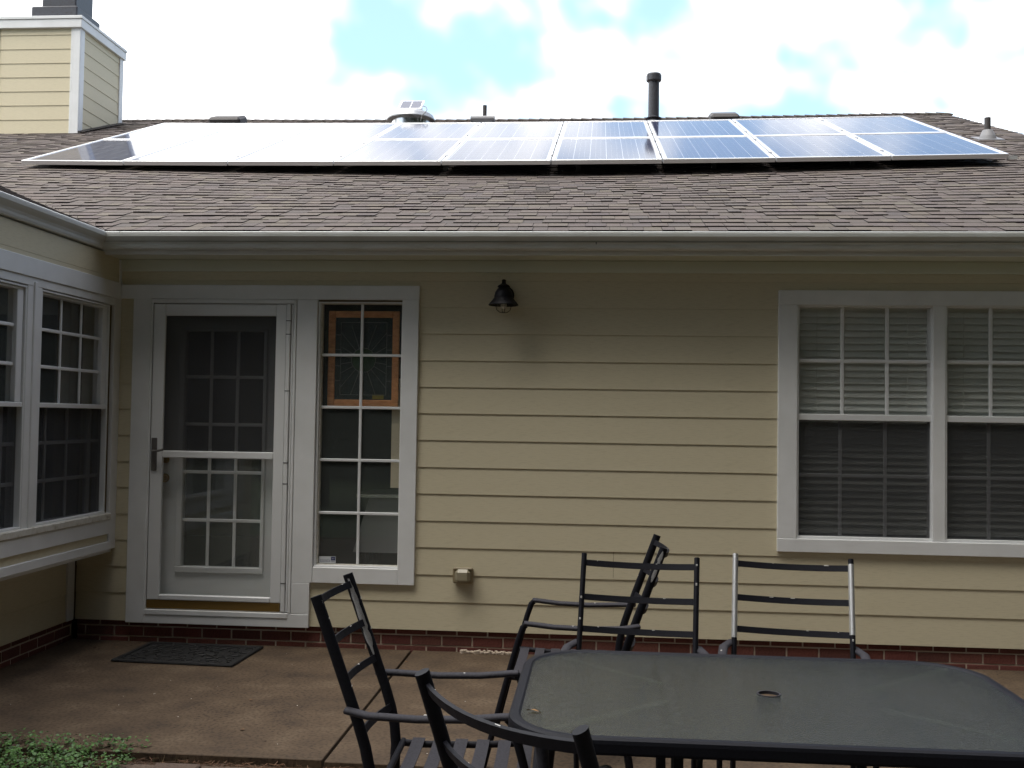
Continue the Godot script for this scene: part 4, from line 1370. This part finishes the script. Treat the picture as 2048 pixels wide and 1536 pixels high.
func table() -> void:
	var c := Vector3(0.529, 0.0, 3.612)
	var t := thing("patio_table", "long patio table with frosted glass top, dark metal frame and umbrella hole", "table", c)
	var hx := 0.765
	var hz := 0.520
	var outer := rounded(-hx, hx, -hz, hz, 0.23)
	var inner := rounded(-hx + 0.034, hx - 0.034, -hz + 0.034, hz - 0.034, 0.198)
	# the frame: sweep a section round the outline
	var b := MB.new()
	var n := outer.size()
	var sec := [Vector2(-0.034, 0.708), Vector2(-0.034, 0.718), Vector2(-0.028, 0.722), Vector2(-0.010, 0.722), Vector2(-0.002, 0.717), Vector2(0.0, 0.708), Vector2(0.0, 0.686), Vector2(-0.003, 0.679), Vector2(-0.012, 0.676), Vector2(-0.026, 0.676), Vector2(-0.034, 0.682), Vector2(-0.034, 0.708)]
	for i in n:
		var rows := []
		for e in [0, 1]:
			var k: int = (i + e) % n
			var p: Vector2 = outer[k]
			var q: Vector2 = outer[(k + 1) % n]
			var m: Vector2 = outer[(k + n - 1) % n]
			var tg := (q - m).normalized()
			var o := Vector2(tg.y, -tg.x)
			if o.dot(p) < 0:
				o = -o
			var row := []
			for s in sec:
				row.append([Vector3(p.x + o.x * s.x, s.y, p.y + o.y * s.x), Vector3(o.x, 0, o.y)])
			rows.append(row)
		for j in sec.size() - 1:
			var d: Vector2 = (sec[j + 1] - sec[j]).normalized()
			var na: Vector3 = rows[0][j][1] * -d.y + Vector3.UP * d.x
			var nb: Vector3 = rows[1][j][1] * -d.y + Vector3.UP * d.x
			var mid := Vector2(-0.017, 0.7)
			if Vector2(-d.y, d.x).dot(sec[j] - mid) < 0:
				na = -na
				nb = -nb
			b.squad(rows[0][j][0], rows[1][j][0], rows[1][j + 1][0], rows[0][j + 1][0], na, nb, nb, na)
	part("frame", b, M.chair_paint, t)
	# glass with the hole
	b = MB.new()
	var gl := rounded(-hx + 0.030, hx - 0.030, -hz + 0.030, hz - 0.030, 0.20)
	n = gl.size()
	var r := 0.036
	for i in n:
		var p: Vector2 = gl[i]
		var q: Vector2 = gl[(i + 1) % n]
		var pi_ := p.normalized() * r
		var qi := q.normalized() * r
		for y in [0.712, 0.718]:
			var o := Vector3.UP if y > 0.715 else Vector3.DOWN
			var pm := p.lerp(pi_, 0.5)
			var qm := q.lerp(qi, 0.5)
			b.quad(Vector3(p.x, y, p.y), Vector3(q.x, y, q.y), Vector3(qm.x, y, qm.y), Vector3(pm.x, y, pm.y), o)
			b.quad(Vector3(pm.x, y, pm.y), Vector3(qm.x, y, qm.y), Vector3(qi.x, y, qi.y), Vector3(pi_.x, y, pi_.y), o)
		b.quad(Vector3(p.x, 0.712, p.y), Vector3(q.x, 0.712, q.y), Vector3(q.x, 0.718, q.y), Vector3(p.x, 0.718, p.y), Vector3(p.x, 0, p.y))
		b.quad(Vector3(pi_.x, 0.712, pi_.y), Vector3(qi.x, 0.712, qi.y), Vector3(qi.x, 0.718, qi.y), Vector3(pi_.x, 0.718, pi_.y), Vector3(-p.x, 0, -p.y))
	part("glass_top", b, M.table_glass, t)
	b = MB.new()
	b.lathe([Vector2(0.031, 0.711), Vector2(0.035, 0.711), Vector2(0.0355, 0.7205), Vector2(0.031, 0.7205), Vector2(0.031, 0.711)], Vector3.ZERO, 28)
	part("hole_ring", b, M.seat_strap, t)
	# braces under the glass, legs and base
	for s in [[-1, -1], [1, -1], [1, 1], [-1, 1]]:
		var k := Vector3(s[0] * (hx - 0.10), 0.700, s[1] * (hz - 0.08))
		b = MB.new()
		b.bar(k, Vector3(s[0] * 0.31, 0.700, s[1] * 0.10), 0.030, 0.012, Vector3.UP, 0.002)
		part("brace", b, M.white_vinyl, t)
		b = MB.new()
		b.tube([k + Vector3(0, -0.01, 0), k + Vector3(-s[0] * 0.01, -0.12, 0), k + Vector3(s[0] * 0.02, -0.40, s[1] * 0.01), k + Vector3(s[0] * 0.06, -0.696, s[1] * 0.03)], 0.017, 0.017, Vector3.RIGHT, 12)
		part("leg", b, M.seat_strap if s == [-1, 1] else M.chair_paint, t)
	for x in [-0.30, 0.36]:
		bx("base_upright", Vector3(x - 0.016, 0.0, 0.33), Vector3(x + 0.016, 0.690, 0.365), M.chair_paint, t, 0.006)
		bx("base_upright", Vector3(x - 0.016, 0.0, -0.365), Vector3(x + 0.016, 0.690, -0.33), M.chair_paint, t, 0.006)
		bx("base_beam", Vector3(x - 0.014, 0.675, -0.33), Vector3(x + 0.014, 0.697, 0.33), M.chair_paint, t, 0.004)
	bx("crossbar", Vector3(-0.284, 0.565, 0.335), Vector3(0.344, 0.590, 0.360), M.chair_paint, t, 0.006)
	# a dead leaf left on the glass
	var lf := MB.new()
	var o := Vector3(0, 0.003, 0)
	for i in 7:
		var u := i / 7.0
		var v := (i + 1) / 7.0
		var wa := 0.016 * sin(PI * u)
		var wb := 0.016 * sin(PI * v)
		var ya := 0.006 * sin(u * 4.0)
		var yb := 0.006 * sin(v * 4.0)
		lf.quad(o + Vector3(u * 0.07, ya, -wa), o + Vector3(v * 0.07, yb, -wb), o + Vector3(v * 0.07, yb + 0.006, wb), o + Vector3(u * 0.07, ya + 0.006, wa), Vector3.UP)
	var leaf := part("dry_leaf", lf, M.dry_leaf, self)
	leaf.position = Vector3(-0.185, 0.719, 3.895)
	leaf.rotation.y = -0.3
	leaf.scale = Vector3.ONE * 0.6
	tag(leaf, "small curled orange leaf on the table corner by the chairs", "leaf")

# ---------------------------------------------------------------- chairs
func post_path() -> Array:
	# rear post in the chair's own side view (z forward, y up), top first
	var p := [Vector2(-0.378, 0.980), Vector2(-0.345, 0.890), Vector2(-0.305, 0.780), Vector2(-0.265, 0.670), Vector2(-0.236, 0.590), Vector2(-0.214, 0.520), Vector2(-0.200, 0.455), Vector2(-0.194, 0.390), Vector2(-0.198, 0.300), Vector2(-0.215, 0.150), Vector2(-0.240, 0.0)]
	return p

func post_z(y: float) -> float:
	var p := post_path()
	for i in p.size() - 1:
		if y <= p[i].y and y >= p[i + 1].y:
			return lerpf(p[i].x, p[i + 1].x, (p[i].y - y) / (p[i].y - p[i + 1].y))
	return p[0].x

func post_points(x: float, y0: float, y1: float) -> Array:
	var out := [Vector3(x, y1, post_z(y1))]
	for q in post_path():
		if q.y < y1 - 0.005 and q.y > y0 + 0.005:
			out.append(Vector3(x, q.y, q.x))
	out.append(Vector3(x, y0, post_z(y0)))
	return out

func chip(o: Node3D, x: float, y0: float, y1: float, a: float, half: float, seed_: int) -> void:
	# a ragged bare patch where the paint has come off a post
	var r := RandomNumberGenerator.new()
	r.seed = seed_
	var b := MB.new()
	var n := 18
	var prev := []
	for i in n + 1:
		var y := lerpf(y1, y0, float(i) / n)
		var w := half * minf(1.0, sin(PI * (0.06 + 0.88 * i / n)) * 1.4) * r.randf_range(0.65, 1.15)
		var c := Vector3(x, y, post_z(y))
		var row := []
		for e in [-1.0, -0.33, 0.33, 1.0]:
			var an: float = a + e * w
			row.append([c + Vector3(cos(an) * 0.0119, 0.0, sin(an) * 0.0189), Vector3(cos(an) / 0.0119, 0, sin(an) / 0.0189).normalized()])
		if prev:
			for k in 3:
				b.squad(prev[k][0], prev[k + 1][0], row[k + 1][0], row[k][0], prev[k][1], prev[k + 1][1], row[k + 1][1], row[k][1])
		prev = row
	part("bare_patch", b, M.bare_primer, o)

const PX := 0.232
const AX := 0.272

func make_chair() -> Node3D:
	var t := Node3D.new()
	t.name = "patio_chair"
	add_child(t)
	for s in [-1.0, 1.0]:
		var b := MB.new()
		b.tube(post_points(s * PX, 0.0, 0.980), 0.0112, 0.0182, Vector3.RIGHT, 14)
		part("rear_post", b, M.chair_paint, t)
		# arm and front leg
		b = MB.new()
		var x: float = s * AX
		b.tube([Vector3(s * (PX + 0.012), 0.635, post_z(0.635) - 0.02), Vector3(x, 0.628, -0.20), Vector3(x, 0.622, -0.05), Vector3(x, 0.626, 0.10), Vector3(x, 0.636, 0.20), Vector3(x, 0.638, 0.232)], 0.0185, 0.0115, Vector3.RIGHT, 14)
		part("arm", b, M.seat_strap, t)
		b = MB.new()
		b.tube([Vector3(x, 0.632, 0.225), Vector3(x, 0.620, 0.238), Vector3(x, 0.560, 0.258), Vector3(x - s * 0.006, 0.390, 0.305), Vector3(x - s * 0.010, 0.200, 0.355), Vector3(x - s * 0.012, 0.0, 0.405)], 0.0105, 0.0135, Vector3.RIGHT, 12)
		part("front_leg", b, M.chair_paint, t)
		b = MB.new()
		b.tube([Vector3(s * (PX + 0.004), 0.395, post_z(0.395)), Vector3(s * 0.252, 0.385, -0.10), Vector3(s * 0.256, 0.388, 0.10), Vector3(s * 0.262, 0.400, 0.30)], 0.012, 0.012, Vector3.RIGHT, 10)
		part("seat_rail", b, M.chair_paint, t)
	var ys := [0.945, 0.812, 0.690, 0.520]
	for y in ys:
		var b := MB.new()
		var pts := []
		for i in 13:
			var u := -1.0 + i / 6.0
			var bow := 0.048 * (1.0 - u * u)
			pts.append(Vector3(u * (PX - 0.006), y - 0.24 * bow, post_z(y) - 0.94 * bow))
		b.strap(pts, 0.009, 0.0245, Vector3(0, 0.34, 0.94))
		part("back_rung", b, M.chair_paint, t)
	for z in [-0.17, 0.305]:
		var b := MB.new()
		b.tube([Vector3(-0.25, 0.396, z), Vector3(0, 0.392, z), Vector3(0.25, 0.396, z)], 0.0115, 0.0115, Vector3.UP, 10)
		part("seat_crossbar", b, M.chair_paint, t)
	for i in 6:
		var z := -0.115 + i * 0.076
		var b := MB.new()
		for k in 10:
			var u := -1.0 + k / 5.0
			var v := -1.0 + (k + 1) / 5.0
			b.bar(Vector3(u * 0.256, 0.405 - 0.012 * (1 - u * u), z), Vector3(v * 0.256, 0.405 - 0.012 * (1 - v * v), z), 0.044, 0.004, Vector3.UP)
		part("seat_strap", b, M.seat_strap, t)
	return t

func flecks(o: Node3D, seed_: int) -> void:
	# small spots where the paint has flaked off rungs, posts and arms
	var r := RandomNumberGenerator.new()
	r.seed = seed_
	for i in 13:
		var b := MB.new()
		var L := r.randf_range(0.004, 0.013)
		var q := Vector3.ZERO
		if i < 6:
			var y: float = [0.945, 0.812, 0.690][i % 3]
			var u := r.randf_range(-0.9, 0.9)
			var bow := 0.048 * (1.0 - u * u)
			q = Vector3(u * PX, y - 0.24 * bow + 0.0112, post_z(y) - 0.94 * bow + r.randf_range(-0.002, 0.002))
			b.obox(Transform3D(Basis(), q), Vector3(L * 1.5, 0.0025, 0.006), 0.001)
		elif i < 10:
			var s := 1.0 if i % 2 else -1.0
			var y := r.randf_range(0.66, 0.96)
			q = Vector3(s * PX, y, post_z(y) + 0.0178)
			b.obox(Transform3D(Basis(), q), Vector3(0.007, L * 1.6, 0.002), 0.0008)
		else:
			var s := 1.0 if i % 2 else -1.0
			q = Vector3(s * AX + r.randf_range(-0.008, 0.008), 0.6345, r.randf_range(-0.1, 0.05))
			b.obox(Transform3D(Basis(), q), Vector3(0.006, 0.0025, L), 0.001)
		part("paint_fleck", b, M.chip_white, o)

func chairs() -> void:
	var base := make_chair()
	var G := "patio chairs around the glass table"
	# [x, z, facing in degrees (0 towards the viewer, 90 to the right), label]
	var list := [
		[-0.490, 3.410, 91.5, "dark chair with peeling back post at the left table end, seat straps visible"],
		[0.078, 4.492, 132.8, "nearest dark chair, cut off by the bottom edge, back rungs curving to the viewer"],
		[0.140, 2.862, -7.0, "black ladder back chair behind the table, left of the one with bare metal posts"],
		[0.762, 2.772, -9.0, "ladder back chair with bare silver metal back posts behind the table"],
		[-0.075, 1.935, -90.0, "side on chair near the wall, leaning right, paint peeling at its top"],
	]
	for i in list.size():
		var c := base if i == list.size() - 1 else base.duplicate()
		if i < list.size() - 1:
			c.name = "patio_chair"
			add_child(c, true)
		c.position = Vector3(list[i][0], 0.0, list[i][1])
		c.rotation_degrees.y = list[i][2]
		tag(c, list[i][3], "chair", G)
		flecks(c, 40 + i)
		if i == 0:
			chip(c, PX, 0.70, 0.965, 0.0 + PI, 0.62, 4)
			chip(c, -PX, 0.955, 0.972, PI / 2, 0.5, 5)
			# far post, outer face towards the viewer
			chip(c, -PX, 0.70, 0.74, 0.0, 0.4, 6)
		if i == 1:
			c.scale = Vector3(1.12, 1.0, 1.0)
		if i == 4:
			c.scale = Vector3(1.10, 1.0, 1.0)
		if i == 3:
			for s in [-1.0, 1.0]:
				var b := MB.new()
				b.tube(post_points(s * PX, 0.655 if s < 0 else 0.690, 0.960 if s > 0 else 0.982), 0.0121, 0.0192, Vector3.RIGHT, 16, false)
				part("bare_post_section", b, M.bare_aluminium, c)
		if i == 4:
			chip(c, PX, 0.83, 0.965, 0.0, 0.5, 7)
			chip(c, -PX, 0.86, 0.96, PI, 0.5, 9)

# ---------------------------------------------------------------- plants and litter
func scatter(called: String, mesh: Mesh, m: Material, xfs: Array, cols: Array) -> MultiMeshInstance3D:
	var mm := MultiMesh.new()
	mm.transform_format = MultiMesh.TRANSFORM_3D
	mm.use_colors = true
	mm.mesh = mesh
	mm.instance_count = xfs.size()
	for i in xfs.size():
		mm.set_instance_transform(i, xfs[i])
		mm.set_instance_color(i, cols[i])
	var o := MultiMeshInstance3D.new()
	o.name = called
	o.multimesh = mm
	o.material_override = m
	add_child(o, true)
	return o

func growth() -> void:
	var leaf := MB.new()
	# a lobed leaf blade, folded a little
	for s in [-1.0, 1.0]:
		var o := Vector3.ZERO
		leaf.quad(o, Vector3(s * 0.45, 0.10, 0.25), Vector3(s * 0.55, 0.12, 0.65), Vector3(0, 0.02, 0.55), Vector3.UP)
		leaf.quad(Vector3(0, 0.02, 0.55), Vector3(s * 0.55, 0.12, 0.65), Vector3(s * 0.30, 0.06, 0.95), Vector3(0, -0.02, 1.05), Vector3.UP)
	var xf := []
	var cs := []
	var nz := FastNoiseLite.new()
	nz.seed = 21
	nz.frequency = 5.0
	for i in 8500:
		var x := rng.randf_range(-3.5, -2.03)
		var z := rng.randf_range(2.13, 2.75)
		if nz.get_noise_2d(x, z) < -0.22 + 0.5 * maxf(0.0, (x + 2.45) * 1.2) + 0.4 * maxf(0.0, 2.19 - z) * 4.0:
			continue
		var y := rng.randf_range(-0.02, 0.055) * (1.0 + 0.6 * nz.get_noise_2d(x * 2, z * 2))
		var s := rng.randf_range(0.008, 0.018)
		var bs := Basis(Vector3.UP, rng.randf() * TAU) * Basis(Vector3.RIGHT, rng.randf_range(-0.7, 0.5)) * Basis(Vector3.FORWARD, rng.randf_range(-0.4, 0.4))
		xf.append(Transform3D(bs.scaled(Vector3(s, s, s)), Vector3(x, y, z)))
		var t := rng.randf_range(0.55, 1.3)
		cs.append(Color(0.062 * t, 0.145 * t, 0.026 * t))
	tag(scatter("ground_ivy", leaf.mesh(), M.leaf_green, xf, cs), "low green leafy weeds at the patio's front left edge", "weeds", "", "stuff")
	# thin grass blades
	var blade := MB.new()
	blade.tri(Vector3(-0.02, 0, 0), Vector3(0.02, 0, 0), Vector3(0.01, 1, 0.25), Vector3(0, 0, 1))
	xf = []
	cs = []
	for i in 260:
		var x := rng.randf_range(-2.9, 1.2)
		var z := rng.randf_range(2.235, 2.36)
		if i < 40:
			x = rng.randf_range(-2.75, -2.5)
			z = rng.randf_range(2.14, 2.4)
		if i >= 40 and i < 100:
			x = rng.randfn(-1.83, 0.06)
		var s := rng.randf_range(0.02, 0.06) if i >= 40 else rng.randf_range(0.06, 0.13)
		xf.append(Transform3D((Basis(Vector3.UP, rng.randf() * TAU) * Basis(Vector3.RIGHT, rng.randf_range(-0.5, 0.5))).scaled(Vector3(s * 0.7, s, s)), Vector3(x, -0.03, z)))
		var t := rng.randf_range(0.6, 1.2)
		cs.append(Color(0.07 * t, 0.10 * t, 0.03 * t) if rng.randf() < 0.55 else Color(0.20 * t, 0.13 * t, 0.06 * t))
	tag(scatter("grass_tufts", blade.mesh(), M.straw, xf, cs), "sparse grass blades in the soil gap before the slab", "grass", "", "stuff")
	# straw and mulch
	var stick := MB.new()
	stick.box(Vector3(-0.5, -0.03, -0.03), Vector3(0.5, 0.03, 0.03))
	xf = []
	cs = []
	for i in 1500:
		var x := rng.randf_range(-3.2, 0.9)
		var z := rng.randf_range(2.235, 2.46) if i % 3 else rng.randf_range(2.225, 2.34)
		var s := rng.randf_range(0.018, 0.055)
		xf.append(Transform3D((Basis(Vector3.UP, rng.randf() * TAU) * Basis(Vector3.FORWARD, rng.randf_range(-0.25, 0.25))).scaled(Vector3(s, s * 0.9, s * 0.9)), Vector3(x, -0.030 + rng.randf() * 0.016, z)))
		var t := rng.randf_range(0.35, 1.1)
		cs.append(Color(0.20 * t, 0.105 * t, 0.055 * t))
	tag(scatter("dry_litter", stick.mesh(), M.straw, xf, cs), "dry straw and bark litter along the slab's front edge", "litter", "", "stuff")
	# specks of paint and grit on the slab
	var chipm := MB.new()
	chipm.obox(Transform3D(), Vector3(1, 0.3, 0.8), 0.1)
	xf = []
	cs = []
	for i in 90:
		var x := rng.randf_range(-3.3, 1.9)
		var z := rng.randf_range(0.2, 2.15)
		var s := rng.randf_range(0.002, 0.0055)
		xf.append(Transform3D(Basis(Vector3.UP, rng.randf() * TAU).scaled(Vector3(s, s, s)), Vector3(x, 0.001, z)))
		cs.append(Color(0.6, 0.58, 0.53) if rng.randf() < 0.6 else Color(0.04, 0.03, 0.02))
	for i in 240:
		# dirt gathered at the foot of the wall
		var x := rng.randf_range(-3.45, 2.9) if i % 2 else rng.randf_range(-3.5, -2.9)
		var z := absf(rng.randfn(0.0, 0.05)) + 0.0
		var s := rng.randf_range(0.003, 0.012)
		xf.append(Transform3D(Basis(Vector3.UP, rng.randf() * TAU).scaled(Vector3(s, s * 0.6, s)), Vector3(x, 0.001, z)))
		var t := rng.randf_range(0.4, 1.2)
		cs.append(Color(0.10 * t, 0.07 * t, 0.045 * t))
	tag(scatter("grit", chipm.mesh(), M.straw, xf, cs), "specks of flaked paint and grit on the concrete", "grit", "", "stuff")
	# bits of dead leaf blown into the corner and along the slab
	xf = []
	cs = []
	for i in 46:
		var x := rng.randf_range(-3.4, -2.3) if i % 3 else rng.randf_range(-3.2, 1.0)
		var z := absf(rng.randfn(0.12, 0.16)) + 0.02 if i % 3 else rng.randf_range(0.1, 2.18)
		var s := rng.randf_range(0.008, 0.024)
		xf.append(Transform3D((Basis(Vector3.UP, rng.randf() * TAU) * Basis(Vector3.RIGHT, rng.randf_range(-0.25, 0.25))).scaled(Vector3(s, s, s)), Vector3(x, 0.005, z)))
		var t := rng.randf_range(0.25, 1.0)
		cs.append(Color(0.16 * t, 0.085 * t, 0.04 * t))
	tag(scatter("leaf_bits", leaf.mesh(), M.straw, xf, cs), "crumbs of dead leaf in the patio corner and joints", "leaves", "", "stuff")
	# lumps of spilled mortar at the foot of the wall
	var ml := MB.new()
	for i in 26:
		var x := -0.86 + i * 0.016
		ml.obox(Transform3D(Basis(Vector3.UP, rng.randf() * 3.0), Vector3(x, 0.008, 0.012 + rng.randf_range(-0.01, 0.014))), Vector3(rng.randf_range(0.015, 0.035), rng.randf_range(0.012, 0.03), 0.022), 0.004)
	tag(part("mortar_spill", ml, M.mortar, self), "ragged ridge of spilled mortar at the brick foot", "mortar")

# ---------------------------------------------------------------- trees of the yard, seen in the window glass
func trees() -> void:
	var t := Node3D.new()
	t.name = "yard_tree"
	add_child(t)
	var b := MB.new()
	b.tube([Vector3(0, -0.3, 0), Vector3(0.05, 2, 0), Vector3(-0.05, 4.5, 0.1), Vector3(0.1, 11, 0)], 0.24, 0.24, Vector3.RIGHT, 12)
	for i in 7:
		var a := i * 0.9
		var y := 3.2 + i * 0.7
		b.tube([Vector3(0, y, 0), Vector3(cos(a) * 1.2, y + 0.8, sin(a) * 1.2), Vector3(cos(a) * 2.6, y + 1.9, sin(a) * 2.6)], 0.08, 0.08, Vector3(0.1, 1, 0.2), 8)
	part("trunk", b, M.bark, t)
	b = MB.new()
	var r := RandomNumberGenerator.new()
	r.seed = 4
	for k in 64:
		var a := r.randf() * TAU
		var el := r.randf()
		var wide := 3.6 * (1.0 - 0.55 * absf(el - 0.35))
		var c := Vector3(cos(a) * wide * sqrt(r.randf()), 3.2 + el * 9.6, sin(a) * wide * sqrt(r.randf()))
		var rad := r.randf_range(0.9, 1.7)
		for i in 190:
			var d := Vector3(r.randfn(), r.randfn(), r.randfn()).normalized()
			var p := c + d * rad * pow(r.randf(), 0.4)
			var u := Vector3(r.randfn(), r.randfn() * 0.5, r.randfn()).normalized() * 0.17
			var w := u.cross(Vector3(r.randfn(), r.randfn(), r.randfn())).normalized() * 0.105
			b.quad(p - u, p + w, p + u, p - w, d)
	part("crown", b, M.crown_green, t)
	var list := [
		[-14.5, 12.5, 1.0, "at the far left end of the row"],
		[-9.6, 12.0, 1.3, "second from the left of the row"],
		[-5.0, 11.4, 1.6, "third from the left, behind the viewer's left shoulder"],
		[-0.2, 11.2, 1.8, "straight behind the viewer"],
		[4.2, 10.8, 1.8, "just right of the viewer's back"],
		[8.6, 10.0, 1.75, "at the right bend of the row"],
		[11.6, 6.4, 1.5, "right of the patio, nearest the bend"],
		[12.4, 1.6, 1.4, "right of the patio, in line with the table"],
		[13.2, -3.2, 1.1, "right of the gable, last of the row"],
		[2.0, 16.6, 1.9, "in the second row behind the viewer, left one"],
		[7.2, 16.2, 1.9, "in the second row behind the viewer, right one"],
	]
	for i in list.size():
		var c := t if i == list.size() - 1 else t.duplicate()
		if i < list.size() - 1:
			c.name = "yard_tree"
			add_child(c, true)
		c.position = Vector3(list[i][0], -0.08, list[i][1])
		c.rotation.y = i * 1.3
		c.scale = Vector3(1.12, float(list[i][2]), 1.12)
		tag(c, "dark leafy yard tree facing the house, " + list[i][3], "tree", "trees across the yard")
	for k in 2:
		b = MB.new()
		for i in 32000:
			var p := Vector3(r.randf_range(-24, 24), 0, r.randf_range(19.0, 20.6)) if k == 0 else Vector3(r.randf_range(18.0, 19.6), 0, r.randf_range(-14, 19))
			p.y = (clampf(7.5 + 0.35 * p.x, 6.0, 12.5) + 1.2 * sin(p.x * 0.7 + p.z * 0.5) + 0.8 * sin(p.x * 1.9 + p.z * 1.3)) * pow(r.randf(), 0.85)
			var u := Vector3(r.randfn(), r.randfn() * 0.5, r.randfn()).normalized() * 0.42
			var w := u.cross(Vector3(r.randfn(), r.randfn(), r.randfn())).normalized() * 0.31
			b.quad(p - u, p + w, p + u, p - w, Vector3.UP)
		var hg := thing("hedge", ["tall dense hedge along the back of the yard", "tall dense hedge along the right side of the yard"][k], "hedge", Vector3.ZERO, "hedges around the yard")
		part("foliage", b, M.crown_green, hg)
